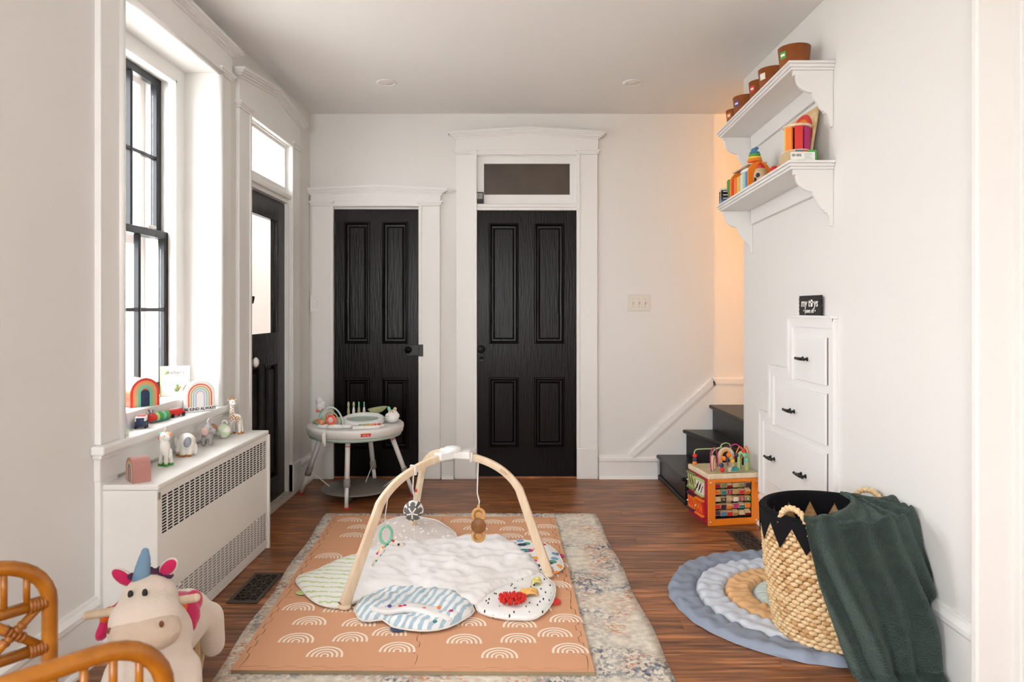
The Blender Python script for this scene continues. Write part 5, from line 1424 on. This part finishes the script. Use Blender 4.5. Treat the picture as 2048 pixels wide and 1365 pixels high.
# ---------------- rocking unicorn
ux, uy = -1.08, 2.10
un = thing('rocking_unicorn', 'plush cream rocking unicorn with blue horn and pink saddle wings', 'rocking toy', (ux, uy, 0))
plush = mat('cream_plush', srgb(230, 217, 202), .95, bump=.25, bscale=150, sheen=.3)
beige = mat('beige_plush', srgb(212, 192, 170), .95, bump=.25, bscale=150, sheen=.3)
pinkp = mat('magenta_plush', srgb(206, 24, 92), .8, bump=.3, bscale=120, sheen=.4)
V_ = lambda x, y, z: (x - ux, y - uy, z)
body = blob('body', plush, un, [(V_(-1.045, 1.965, .432), (.080, .080, .084)), (V_(-1.028, 1.915, .408), (.098, .088, .080)), (V_(-1.035, 2.00, .31), (.098, .085, .12)), (V_(-1.10, 2.20, .255), (.105, .19, .10)), (V_(-1.03, 1.99, .24), (.10, .085, .09))], .009, 8,
    caps=[(V_(-.962, 2.00, .225), V_(-.920, 1.95, .10), .050, .040), (V_(-1.13, 1.98, .225), V_(-1.16, 1.93, .10), .050, .040), (V_(-1.045, 2.34, .22), V_(-1.035, 2.36, .12), .055, .042), (V_(-1.19, 2.30, .22), V_(-1.21, 2.32, .12), .055, .042)])
blob('muzzle', beige, un, [(V_(-1.012, 1.882, .392), (.100, .072, .058))], .006, 2)
hp = [Vector(V_(-1.066, 1.965, .500)), Vector(V_(-1.062, 1.962, .530)), Vector(V_(-1.058, 1.965, .562)), Vector(V_(-1.060, 1.972, .578))]
MB().tube(hp, [.026, .021, .016, .010], 14).sph(hp[-1], .0105, 10).build('horn', mat('blue_felt', srgb(122, 158, 186), .9, bump=.2, bscale=140), un)
for i, k in enumerate((.2, .45, .7)):
    c_ = hp[0].lerp(hp[-1], k); rr = .026 - .016 * k
    MB().tube([(c_.x + rr * math.cos(q), c_.y + rr * math.sin(q), c_.z + .006 * math.cos(q)) for q in [2 * PI * j / 16 for j in range(16)]], .0016, 5, closed=True).build('horn_stitch', mat('horn_thread', srgb(84, 104, 140), .9), un)
for (x, z, rz) in ((-1.000, .526, .80), (-1.128, .498, -.85)):
    e = MB().sph((0, 0, 0), (.022, .009, .040), 14).build('ear', plush, un, loc=V_(x, 1.985, z), rot=(.15, rz, 0))
    MB().sph((0, -.006, .004), (.018, .006, .034), 12).build('inner_ear', pinkp, e)
for (x, z, y_) in ((-1.060, .486, 1.896), (-1.020, .490, 1.896)): MB().sph(V_(x, y_, z), (.008, .006, .0115), 10).build('eye', pc('black', 0, 0, 0), un)
for (x, z, y_) in ((-.944, .430, 1.838), (-1.088, .408, 1.845)): MB().sph(V_(x, y_, z), (.007, .005, .009), 8).build('nostril', pc('brown', 0, 0, 0), un)
MB().tube([V_(-1.012 + .05 * math.cos(q), 1.812 + .010 * abs(math.cos(q)), .366 - .018 * math.sin(q)) for q in [PI * i / 10 for i in range(11)]], .0012, 5).build('mouth_stitch', pc('brown', 0, 0, 0), un)
mn = MB()
for i in range(9):
    mn.sph(V_(-1.100 + .095 * i / 8 + R.uniform(-.006, .006), 1.985 + R.uniform(-.01, .01), .510 + R.uniform(-.006, .012) - abs(i - 4) * .003), (.016, .012, .010), 8, (R.random(), R.random(), R.random()))
mn.build('mane', mat('plum_yarn', srgb(74, 40, 70), .9), un)
MB().tube([V_(-1.245, 2.00, .380), V_(-1.09, 2.01, .402), V_(-.935, 2.02, .424)], .0125, 12).sph(V_(-1.245, 2.00, .380), .0125, 10).sph(V_(-.935, 2.02, .424), .0125, 10).build('handlebar', birch_m, un)
for (x, z0, sg_) in ((-.985, .352, 1), (-1.232, .328, -1)):
    w = blob('saddle_wing', pinkp, un, [(V_(x, 2.09, z0), (.020, .045, .046), (0, -.35 * sg_, 0)), (V_(x - .010 * sg_, 2.13, z0 + .014), (.020, .05, .034), (0, -.35 * sg_, 0)), (V_(x + .006 * sg_, 2.07, z0 - .025), (.018, .034, .030), (0, -.35 * sg_, 0))], .006, 4)
    MB().sph(V_(x - .012 * sg_, 2.055, z0 + .030), (.016, .024, .024), 12, (0, -.35 * sg_, 0)).build('orange_patch', mat('orange_plush', srgb(240, 110, 40), .9), w)
MB().sph(V_(-1.10, 2.18, .335), (.105, .09, .024), 14).build('saddle', pinkp, un)
ra = .32
for x in (-.13, .08):
    pts_ = [(y_, .004 + .30 * y_ * y_) for y_ in [-.30 + .62 * i / 16 for i in range(17)]]
    poly = [(a, z) for a, z in pts_] + [(a, z + .040) for a, z in reversed(pts_)]
    MB().prism(poly, x - .010, x + .010, 'yz').build('rocker', pine_m, un, rot=(0, 0, ra), fix=True, bevel=.003)
    for y_ in (-.16, .22): MB().bx(x - .009, x + .009, y_ - .03, y_ + .03, .03, .16).build('leg_board', pine_m, un, rot=(0, 0, ra), bevel=.003)
for y_ in (-.16, .22):
    MB().bx(-.13, .08, y_ - .02, y_ + .02, .05, .07).build('cross_bar', pine_m, un, rot=(0, 0, ra), bevel=.003)
# ================================================================== SMALL THINGS
# ---------------- on the radiator cover
def put(x, y, z): return (x, y, z)
rubber = mat('white_rubber', srgb(240, 236, 228), .5); grey_r = mat('grey_rubber', srgb(176, 174, 174), .5); tan_f = mat('ochre_paint', srgb(196, 122, 46), .5)
pr = thing('rainbow_stacker', 'dusty pink wooden rainbow stacker at the near end of the radiator', 'toy rainbow', (-1.415, 2.585, HZ), -.78)
for i, (ro, ri, c) in enumerate(((.042, .034, srgb(182, 128, 120)), (.0335, .027, srgb(196, 150, 90)), (.0265, .021, srgb(214, 186, 160)), (.0205, .015, srgb(140, 146, 158)), (.0145, .0085, srgb(100, 108, 126)), (.008, 0, srgb(190, 130, 110)))):
    b = MB()
    if ri > 0: arch_band(b, ro, ri, .050, -.032, .032, 14)
    else: b.prism(arch_poly(ro, .050, 10), -.032, .032)
    b.build('arch', mat('stacker_%d' % i, c, .5), pr, fix=True, bevel=.001)

ru = thing('rubber_unicorn', 'white rubber unicorn figure with green hooves on the radiator', 'toy unicorn', (-1.440, 2.83, HZ), -.35)
u_b = blob('body', rubber, ru, [((0, 0, .075), (.022, .022, .036)), ((-.004, 0, .112), (.018, .018, .024)), ((.006, -.004, .126), (.021, .018, .018)), ((.022, -.008, .120), (.014, .012, .012))], .003, 4,
     caps=[((-.012, -.004, .06), (-.014, -.008, .010), .010, .0075), ((.013, -.004, .06), (.015, -.008, .010), .010, .0075), ((-.012, .014, .06), (-.014, .018, .010), .010, .0075), ((.013, .014, .06), (.015, .018, .010), .010, .0075)])
for (x, y_) in ((-.014, -.008), (.015, -.008), (-.014, .018), (.015, .018)): MB().lathe([(.0090, 0), (.0105, .004), (.0098, .010), (.0001, .011)], (x, y_, 0), 10).build('hoof', pc('green', 0, 0, 0), ru)
MB().tube([(.008, -.006, .142), (.014, -.008, .166)], [.006, .0012], 8).build('horn', pc('cream', 0, 0, 0), ru)
for (x, y_, cn) in ((-.016, -.006, 'mint'), (-.020, -.006, 'coral'), (.024, .006, 'peach')): MB().sph((x, y_, .132 - (.016 if cn == 'coral' else 0)), (.008, .006, .009), 8).build('mane_patch', pc(cn, 0, 0, 0), ru)
MB().sph((.018, -.018, .126), .0024, 6).build('eye', ink_m, ru)

re_ = thing('rubber_elephant', 'white rubber elephant with grey ear and orange toes on the radiator', 'toy elephant', (-1.445, 3.03, HZ), -.2)
blob('body', rubber, re_, [((0, 0, .062), (.042, .034, .038)), ((.012, -.012, .060), (.034, .030, .034)), ((-.018, -.030, .050), (.012, .010, .026)), ((-.020, -.034, .028), (.009, .008, .014))], .0035, 5,
     caps=[((-.022, -.010, .04), (-.024, -.012, .012), .015, .014), ((.022, -.010, .04), (.024, -.012, .012), .015, .014), ((-.020, .020, .04), (-.02, .022, .012), .015, .014), ((.022, .02, .04), (.022, .022, .012), .015, .014), ((.0, -.022, .04), (.0, -.026, .012), .014, .013)])
for (x, y_) in ((-.026, -.020), (.026, -.020), (0, -.034)): MB().sph((x, y_, .005), (.014, .010, .005), 10).build('toe', tan_f, re_)
MB().sph((.030, -.034, .066), (.016, .006, .024), 12, (0, .2, .5)).build('ear', mat('slate_paint', srgb(150, 154, 164), .5), re_)
MB().sph((-.036, -.024, .064), (.013, .006, .022), 12, (0, -.2, -.6)).build('ear', rubber, re_)

rg = thing('rubber_elephant', 'grey rubber elephant with raised trunk on the radiator', 'toy elephant', (-1.452, 3.25, HZ), .25)
blob('body', grey_r, rg, [((0, .006, .052), (.026, .028, .026)), ((.004, -.008, .078), (.026, .024, .026)), ((.030, -.010, .072), (.012, .011, .011))], .003, 4,
     caps=[((-.014, -.006, .04), (-.015, -.008, .009), .010, .009), ((.014, -.006, .04), (.015, -.008, .009), .010, .009), ((-.014, .022, .04), (-.015, .024, .009), .010, .009), ((.014, .022, .04), (.015, .024, .009), .010, .009), ((.012, -.012, .095), (.006, -.012, .118), .009, .007), ((.006, -.012, .118), (.012, -.012, .128), .007, .006)])
MB().sph((-.006, -.030, .072), (.017, .006, .020), 12).build('ear', mat('rose_paint', srgb(226, 188, 180), .5), rg)
MB().sph((.018, -.030, .084), .0026, 6).build('eye', ink_m, rg)

sn = thing('snail_rattle', 'green and white striped round rattle with tan handle on the radiator', 'rattle', (-1.450, 3.43, HZ), 0)
b = MB()
for i in range(24):
    for j in range(12):
        vs = []
        for (di, dj) in ((0, 0), (1, 0), (1, 1), (0, 1)):
            q = 2 * PI * (i + di) / 24; a = PI * (j + dj) / 12
            vs.append(Vector((.036 * math.sin(a) * math.cos(q), .032 * math.cos(a), .036 + .036 * math.sin(a) * math.sin(q))))
        b.mi = 1 if (i // 3) % 2 else 0
        b.add(vs, [(0, 1, 2, 3)], True)
b.build('striped_ball', [rubber, pc('palegreen', 0, 0, 0)], sn, fix=True)
MB().tube([(.012 * math.cos(q) + .006, 0, .078 + .012 * math.sin(q)) for q in [PI * 1.4 * i / 10 - .5 for i in range(11)]], .004, 8).build('loop', rubber, sn)
MB().tube([(-.028, -.012, .050), (-.048, -.016, .066), (-.062, -.018, .058)], [.010, .012, .009], 10).build('tan_arm', mat('tan_rubber', srgb(206, 140, 98), .5), sn)

gi = thing('rubber_giraffe', 'spotted rubber giraffe standing at the far end of the radiator', 'toy giraffe', (-1.440, 3.555, HZ), .12)
g_b = blob('body', rubber, gi, [((.004, .004, .082), (.026, .020, .022)), ((-.014, 0, .090), (.018, .017, .024)), ((-.016, -.004, .166), (.016, .014, .015)), ((-.004, -.012, .160), (.011, .010, .010))], .0032, 3,
     caps=[((-.016, 0, .09), (-.017, -.003, .160), .015, .010), ((-.020, -.008, .07), (-.026, -.010, .008), .010, .007), ((-.014, .012, .07), (-.010, .014, .008), .010, .007), ((.020, -.006, .07), (.022, -.008, .008), .011, .007), ((.022, .014, .07), (.030, .014, .008), .011, .007)])
for (x, y_) in ((-.026, -.010), (-.010, .014), (.022, -.008), (.030, .014)): MB().lathe([(.0085, 0), (.009, .004), (.008, .009), (.0001, .010)], (x, y_, 0), 10).build('hoof', tan_f, gi)
sp = MB()
for (x, z, r_) in ((-.016, .148, .003), (-.012, .140, .0032), (-.020, .134, .003), (-.013, .126, .0035), (-.019, .118, .003), (-.010, .112, .004), (-.018, .106, .0035), (-.008, .100, .004), (-.020, .096, .003), (-.013, .090, .004), (-.003, .094, .004), (.004, .088, .0045), (.012, .094, .004), (.020, .088, .004), (-.022, .084, .0035), (-.008, .080, .004), (.006, .078, .004), (.016, .080, .004), (.024, .078, .0035), (-.018, .072, .0035), (.020, .068, .0035), (.012, .070, .003), (-.024, .060, .0025), (.022, .056, .0025)):
    yy = -.012 if z > .115 else -.0165
    sp.sph((x, yy - (.002 if z < .1 else 0) , z), (r_, .0035, r_), 6)
sp.build('spots', tan_f, gi)
for s in (-1, 1):
    MB().cyl((-.018 + s * .006, -.002, .176), (-.019 + s * .008, -.002, .190), .0025, n=6).sph((-.019 + s * .008, -.002, .191), .004, 6).build('horn', tan_f, gi)
    MB().sph((-.017 + s * .018, -.002, .176), (.008, .004, .005), 8, (0, -.4 * s, 0)).build('ear', pc('tan', 0, 0, 0), gi)
MB().sph((-.010, -.020, .168), .0025, 6).build('eye', ink_m, gi)

# ---------------- on the window sill
SZ, UZ = .780, .850
ps_ = thing('stacking_tower', 'pastel stacking block tower on the near end of the window sill', 'stacking toy', (-1.557, 2.690, SZ))
z = 0
for (cn, w, h) in (('palegreen', .042, .026), ('paleblue', .039, .024), ('lilac', .036, .022), ('pink', .033, .022), ('coral', .028, .020)):
    MB().lathe([(w * .97, z), (w, z + .003), (w * .97, z + h - .002), (w * .90, z + h)], n=6 if False else 20).build('block', mat('pastel_' + cn, tuple(.35 + .65 * c for c in C[cn].node_tree.nodes['Principled BSDF'].inputs[0].default_value[:3]), .6), ps_); z += h
MB().sph((0, 0, z + .010), (.017, .017, .013), 12).build('top_knob', pc('cream', 0, 0, 0), ps_)

vn = thing('toy_van', 'tiny navy and white toy van on the window sill', 'toy car', (-1.556, 2.865, SZ), .30)
MB().bx(-.021, .021, -.026, .026, .008, .030).build('body', pc('navy', 0, 0, 0), vn, bevel=.003)
MB().bx(-.020, .020, -.022, .025, .030, .050).build('cabin', white_p, vn, bevel=.004)
MB().bx(-.015, .015, -.0232, -.021, .032, .045).build('windscreen', pc('navy', 0, 0, 0), vn)
MB().bx(-.014, .014, -.010, .014, .050, .054).build('roof_bar', pc('red', 0, 0, 0), vn, bevel=.001)
MB().bx(-.019, .019, -.0252, -.023, .010, .014).build('bumper', chrome_m, vn)
for (x, y_) in ((-.019, -.014), (.019, -.014), (-.019, .014), (.019, .014)): MB().lathe([(.0001, -.003), (.008, -.003), (.008, .003), (.0001, .003)], (x, y_, .008), 12, 'x').build('wheel', pc('black', 0, 0, 0), vn)

cat_ = thing('toy_caterpillar', 'red-headed green toy caterpillar on the window sill', 'toy caterpillar', (-1.566, 3.035, SZ), 1.35)
MB().bx(-.055, .05, -.012, .012, .002, .010).build('base', pc('teal', 0, 0, 0), cat_, bevel=.004)
MB().sph((-.046, 0, .024), .020, 14).build('head', pc('red', 0, 0, 0), cat_)
for i in range(4): MB().sph((-.020 + i * .021, 0, .024), (.012, .018, .020), 12).build('segment', (pc('lime', 0, 0, 0), pc('green', 0, 0, 0), pc('mint', 0, 0, 0), pc('green', 0, 0, 0))[i], cat_)
for s in (-1, 1): MB().tube([(-.048, s * .005, .04), (-.054, s * .010, .056)], .0016, 5).sph((-.054, s * .010, .057), .003, 6).build('antenna', pc('purple', 0, 0, 0), cat_)

ft_ = thing('toy_fire_truck', 'small red toy fire truck on the window sill', 'toy truck', (-1.562, 3.172, SZ), 1.25)
MB().bx(-.060, .012, -.016, .016, .010, .040).build('rear_body', pc('red', 0, 0, 0), ft_, bevel=.002)
MB().bx(.014, .036, -.015, .015, .010, .044).build('cab', pc('red', 0, 0, 0), ft_, bevel=.004)
MB().bx(.034, .058, -.014, .014, .010, .028).build('bonnet', pc('red', 0, 0, 0), ft_, bevel=.004)
MB().bx(.0355, .037, -.012, .012, .030, .041).build('windscreen', pc('navy', 0, 0, 0), ft_)
lw = MB()
for i in range(2):
    for j in range(2): lw.bx(-.0612, -.0598, -.012 + i * .014, -.002 + i * .014, .016 + j * .011, .024 + j * .011)
lw.build('rear_lockers', white_p, ft_)
ld_ = MB()
for y_ in (-.008, .008): ld_.bx(-.055, .03, y_ - .0012, y_ + .0012, .044, .0465)
for k in range(7): ld_.bx(-.05 + k * .012, -.048 + k * .012, -.008, .008, .0445, .046)
ld_.build('ladder', white_p, ft_)
for (x, y_) in ((-.040, -.016), (.040, -.016), (-.040, .016), (.040, .016)): MB().lathe([(.0001, -.004), (.0105, -.004), (.0105, .004), (.0001, .004)], (x, y_, .0105), 14, 'y').build('wheel', pc('black', 0, 0, 0), ft_)

ft_.scale = (.80, .85, .85)
bk_ = thing('kind_sign', 'white arched rainbow ornament lettered BE KIND ALWAYS on the sill', 'ornament', (-1.528, 3.335, SZ), .75)
MB().prism(arch_poly(.071, .082, 20), -.012, .022).build('body', mat('white_ceramic', srgb(244, 242, 240), .25), bk_, fix=True, bevel=.005)
for (ro, cn) in ((.056, 'orange'), (.045, 'ochre'), (.034, 'mint'), (.023, 'lilac')):
    b = MB(); arch_band(b, ro, ro - .0062, .055, -.0132, -.0118, 18)
    for v in b.v: v.z += .026
    b.build('rainbow_stripe', mat('glaze_' + cn, {'orange': srgb(226, 104, 44), 'ochre': srgb(204, 178, 130), 'mint': srgb(150, 212, 200), 'lilac': srgb(206, 192, 226)}[cn], .3), bk_, fix=True)
text('BE KIND ALWAYS', .0185, ink_m, bk_, (.0, -.0128, .014), (PI / 2, 0, 0), .0003, bold=.0006)

bg = thing('rainbow_bag', 'coral rainbow-fronted arched pouch on the upper window ledge', 'pouch', (-1.655, 3.040, UZ), .95)
MB().prism(arch_poly(.062, .062, 18), -.04, .075).build('body', mat('coral_vinyl', srgb(250, 132, 100), .35), bg, fix=True, bevel=.006)
for (ro, ri, c) in ((.063, .052, srgb(232, 66, 52)), (.052, .041, srgb(250, 160, 104)), (.041, .030, srgb(196, 186, 142)), (.030, .019, srgb(116, 206, 172))):
    b = MB(); arch_band(b, ro, ri, .062, -.043, -.038, 18); b.build('front_band', mat('pouch_%d' % int(ro * 1000), c, .4), bg, fix=True)
MB().prism(arch_poly(.019, .055, 12), -.043, -.038).build('front_centre', pc('navy', 0, 0, 0), bg, fix=True)

bo = thing('picture_book', "white picture book titled kellan's standing against the window reveal", 'book', (-1.664, 3.375, UZ), .32)
cv = MB().bx(-.066, .066, -.012, .012, 0, .148).build('cover', mat('book_cover', srgb(240, 234, 228), .5), bo, bevel=.0015)
MB().bx(-.0675, -.062, -.0125, .0125, 0, .1485).build('spine', pc('lime', 0, 0, 0), bo)
text("kellan's", .026, pc('darkgrey', 0, 0, 0), bo, (.004, -.0125, .118), (PI / 2, 0, 0), .0002)
for (xa, xb) in ((.000, .022), (.026, .040)): MB().bx(xa, xb, -.0126, -.0119, .1005, .1035).build('subtitle_print', pc('grey', 0, 0, 0), bo)
for (x, z, r_, cn) in ((.008, .034, .012, 'olive'), (.010, .052, .007, 'green'), (.020, .044, .006, 'orange'), (.044, .036, .009, 'navy'), (.046, .050, .006, 'olive'), (-.044, .118, .012, 'lime'), (.036, .030, .006, 'peach'), (.058, .08, .007, 'palegreen')):
    MB().lathe([(.0001, -.0126), (r_, -.0126), (r_, -.0118)], (x, 0, z), 10, 'y').build('illustration', pc(cn, 0, 0, 0), bo)
MB().bx(-.062, .030, -.0124, -.0118, .002, .026).build('printed_hill', mat('print_hill', srgb(232, 226, 214), .6), bo)

# ---------------- tubs on the upper shelf
tub_m = mat('brown_tub', srgb(146, 78, 28), .55, var=.18, vscale=14, bump=.1, bscale=60)
def sx(px, X): return F * X / (px - CX)
for i, (Y, c, lb, tx_) in enumerate(((3.345, 'green', 'brown tub with green label, nearest on the upper shelf', 'leaves'), (3.615, 'cream', 'brown tub with cream label on the upper shelf', 'blocks'), (3.79, 'red', 'brown tub with red label on the upper shelf', 'cars'), (4.03, 'purple', 'brown tub with purple label on the upper shelf', 'dolls'), (4.195, 'orange', 'brown tub with orange label and contents, farthest on the upper shelf', 'balls'))):
    X = 1.383; z0 = z_up(Y) + .001
    tb = thing('storage_tub', lb, 'tub', (X, Y, z0), group='brown tubs on the upper shelf')
    hh = .138 if i != 4 else .115; rr = .076 if i not in (2, 4) else .066
    MB().lathe([(rr * .80, 0), (rr * .82, .003), (rr, hh), (rr - .005, hh), (rr * .80 - .004, .008), (.0001, .008)], n=36).build('tub_body', tub_m, tb)
    q = math.radians(202); rl = rr * .95
    o = MB().grid(lambda u, v: Vector(((rr * (.82 + .18 * (.56 + .24 * v)) + .0012) * math.cos(q - .26 + .52 * u), (rr * (.82 + .18 * (.56 + .24 * v)) + .0012) * math.sin(q - .26 + .52 * u), hh * (.56 + .24 * v))), 8, 3).build('label_sticker', pc(c, 0, 0, 0), tb)
    MB().grid(lambda u, v: Vector(((rr * (.82 + .18 * (.64 + .08 * v)) + .0018) * math.cos(q - .18 + .36 * u), (rr * (.82 + .18 * (.64 + .08 * v)) + .0018) * math.sin(q - .18 + .36 * u), hh * (.64 + .08 * v))), 6, 2).build('label_print', paper_m, o)
    if i == 4: MB().sph((0, 0, .10), (.05, .05, .035), 14).build('orange_contents', pc('orange', 0, 0, 0), tb)
# ---------------- toys on the lower shelf
def shelf_thing(name, label, cat, X, Y, rz=0): return thing(name, label, cat, (X, Y, z_lo(Y) + .001), rz)
bxx = shelf_thing('puzzle_box', 'flat colourful toy box with barcode label on the lower shelf', 'box', 1.365, 3.255, -.04)
MB().bx(-.065, .065, -.055, .055, 0, .062).build('carton', [pc('tan', 0, 0, 0)], bxx, bevel=.001)
MB().bx(.02, .0655, -.0555, .0555, -.0002, .0625).build('green_side', pc('green', 0, 0, 0), bxx)
MB().bx(-.035, .0, -.0556, .0556, .0560, .0626).build('blue_stripe', pc('blue', 0, 0, 0), bxx)
MB().bx(.0, .02, -.0556, .0556, .0560, .0626).build('red_stripe', pc('red', 0, 0, 0), bxx)
lb_ = MB().bx(-.056, .056, -.0566, -.0550, .008, .052).build('barcode_label', paper_m, bxx)
br = MB(); x = -.050
while x < -.008:
    w = R.choice((.0008, .0014, .0020)); 
    if not (-.036 < x < -.030): br.bx(x, x + w, -.0570, -.0564, .032, .044)
    x += w + R.choice((.0008, .0013))
br.build('barcode', ink_m, lb_)
for k in range(5): MB().bx(.008, .046 - (k % 3) * .006, -.0570, -.0564, .020 + k * .006, .0215 + k * .006).build('small_print', pc('grey', 0, 0, 0), lb_)
for (xa, xb) in ((-.026, -.008), (-.006, .004), (.006, .016)): MB().bx(xa, xb, -.0570, -.0564, .0125, .0155).build('small_print', ink_m, lb_)
dr = thing('rainbow_drum', 'wooden drum with rainbow coloured slats stacked on the barcode box', 'toy drum', (1.362, 3.262, z_lo(3.255) + .0645))
MB().lathe([(.0001, 0), (.058, 0), (.060, .003), (.058, .006), (.0001, .006)], n=36).build('bottom_disc', birch_m, dr)
MB().lathe([(.0001, .116), (.064, .116), (.066, .121), (.064, .126), (.0001, .126)], n=36).build('top_disc', birch_m, dr)
for i, cn in enumerate(('orange', 'red', 'magenta', 'purple', 'blue', 'green', 'yellow')):
    q = math.radians(205) + i * 2 * PI / 7
    MB().box((.050 * math.cos(q), .050 * math.sin(q), .061), (.010, .036, .110), (0, 0, q)).build('slat', pc(cn, 0, 0, 0), dr, bevel=.001)
MB().cyl((0, 0, .006), (0, 0, .116), .022, n=16).build('core', dark_m, dr)
rbz = shelf_thing('rainbow_board', 'wooden rainbow board leaning on the wall behind the drum', 'toy board', 1.412, 3.42, -PI / 2)
o = MB().bx(-.155, .155, 0, .014, 0, .300).build('board', pine_m, rbz, rot=(-.16, 0, 0), bevel=.002)
for i, cn in enumerate(('red', 'orange', 'yellow', 'green', 'blue', 'purple')):
    b = MB(); ro = .148 - i * .022; arch_band(b, ro, ro - .021, .145, -.006, .0, 16); b.build('rainbow_piece', pc(cn, 0, 0, 0), o, fix=True)
rd = shelf_thing('red_ball', 'red wooden ball on the lower shelf behind the drum', 'toy ball', 1.335, 3.47)
MB().sph((0, 0, .026), .026, 18).build('ball', pc('red', 0, 0, 0), rd); MB().sph((.028, .02, .032), (.018, .018, .032), 12).build('tan_peg', pc('peach', 0, 0, 0), rd)
rk = shelf_thing('toy_rocket', 'cream toy rocket with red tip on the lower shelf', 'toy rocket', 1.318, 3.62)
MB().lathe([(.030, 0), (.034, .02), (.033, .05), (.024, .075)], n=18).build('hull', pc('tan', 0, 0, 0), rk)
MB().lathe([(.024, .075), (.014, .095), (.0001, .112)], n=18).build('nose', pc('red', 0, 0, 0), rk)
MB().sph((-.022, -.022, .036), (.012, .012, .013), 12).build('porthole', pc('navy', 0, 0, 0), rk)
for q in (3.6, 5.2): MB().box((.032 * math.cos(q), .032 * math.sin(q), .012), (.022, .006, .024), (0, 0, q)).build('fin', pc('black', 0, 0, 0), rk)
MB().bx(.0, .05, .0, .03, 0, .024).build('purple_base', pc('purple', 0, 0, 0), rk)
rc = shelf_thing('wooden_rack', 'orange wooden rack holding coloured tiles on the lower shelf', 'toy rack', 1.350, 3.87, .0)
for y_ in (-.145, .155):
    MB().prism(arch_poly(.062, .085, 12), y_, y_ + .014, 'xz').build('end_panel', pc('cubeorange', 0, 0, 0), rc, fix=True, bevel=.003)
for i, cn in enumerate(('purple', 'blue', 'paleblue', 'palegreen', 'cream', 'tan', 'yellow', 'orange', 'orange', 'red')):
    MB().bx(-.052, .052, -.128 + i * .0280, -.103 + i * .0280, .004, .100).build('colour_tile', pc(cn, 0, 0, 0), rc, bevel=.001)
MB().box((-.005, .0, .140), (.11, .26, .008), (0, -.08, 0)).build('top_board', birch_m, rc, bevel=.002)
MB().sph((-.030, -.02, .118), (.02, .08, .014), 12).build('paper_fold', paper_m, rc)
sk_ = thing('ring_stacker', 'rainbow ring stacker with blue top on the orange rack', 'stacking toy', (1.362, 3.83, z_lo(3.87) + .146))
z = 0
for (cn, r_) in (('red', .040), ('orange', .040), ('yellow', .037), ('green', .031)):
    MB().lathe([(r_ - .006, z), (r_, z + .004), (r_ + .001, z + .008), (r_, z + .013), (r_ - .006, z + .0165), (.0001, z + .0165)], n=24).build('ring', pc(cn, 0, 0, 0), sk_); z += .0165
blob('squirrel_top', pc('blue', 0, 0, 0), sk_, [((0, 0, z + .006), (.030, .020, .010)), ((-.006, 0, z + .018), (.016, .014, .014)), ((.010, 0, z + .030), (.012, .011, .010))], .003, 3)
rbt = shelf_thing('robot_block', 'wooden robot block with round eyes at the far end of the shelf', 'toy robot', 1.335, 4.115, -.15)
MB().bx(-.030, .030, -.026, .026, 0, .055).build('lower_block', pc('olive', 0, 0, 0), rbt, bevel=.002)
MB().bx(-.028, .028, -.026, .026, .0555, .128).build('head', pine_m, rbt, bevel=.003)
MB().bx(-.034, -.026, -.027, .027, .058, .126).build('green_side', pc('green', 0, 0, 0), rbt)
for x in (-.010, .014): MB().lathe([(.0001, -.0290), (.0065, -.0285), (.0065, -.024)], (x, 0, .108), 12, 'y').build('eye', ink_m, rbt)
MB().sph((.002, -.028, .078), (.011, .006, .009), 12).build('mouth', pc('darkgrey', 0, 0, 0), rbt)
sb = shelf_thing('small_books', 'low stack of small dark boxed books at the far shelf corner', 'books', 1.328, 4.208, -.1)
for i, (cn, h) in enumerate((('blue', .024), ('navy', .020), ('black', .018), ('black', .018))):
    o = MB().bx(-.042, .042, -.042, .042, i * .021, i * .021 + h - .001).build('book', pc(cn, 0, 0, 0), sb, bevel=.001)
    MB().bx(-.034, .034, -.0432, -.041, i * .021 + .006, i * .021 + .011).build('title_print', paper_m, o)
MB().box((-.008, -.01, .092), (.085, .05, .010), (.12, -.08, .1)).build('white_card', paper_m, sb)
MB().tube([(-.046, -.040, .09), (-.050, -.045, .04), (-.052, -.05, -.03)], .0012, 5).build('string', pc('cream', 0, 0, 0), sb)
# small crescent on the top step
cr = thing('crescent_toy', 'tiny pale blue crescent toy on the top step', 'toy', (1.60, 4.62, .561))
MB().tube([(.0, .018 * math.cos(q), .018 + .018 * math.sin(q)) for q in [-1.2 + 2.9 * i / 12 for i in range(13)]], [.002 + .005 * math.sin(PI * i / 12) for i in range(13)], 8).build('crescent', pc('paleblue', 0, 0, 0), cr)
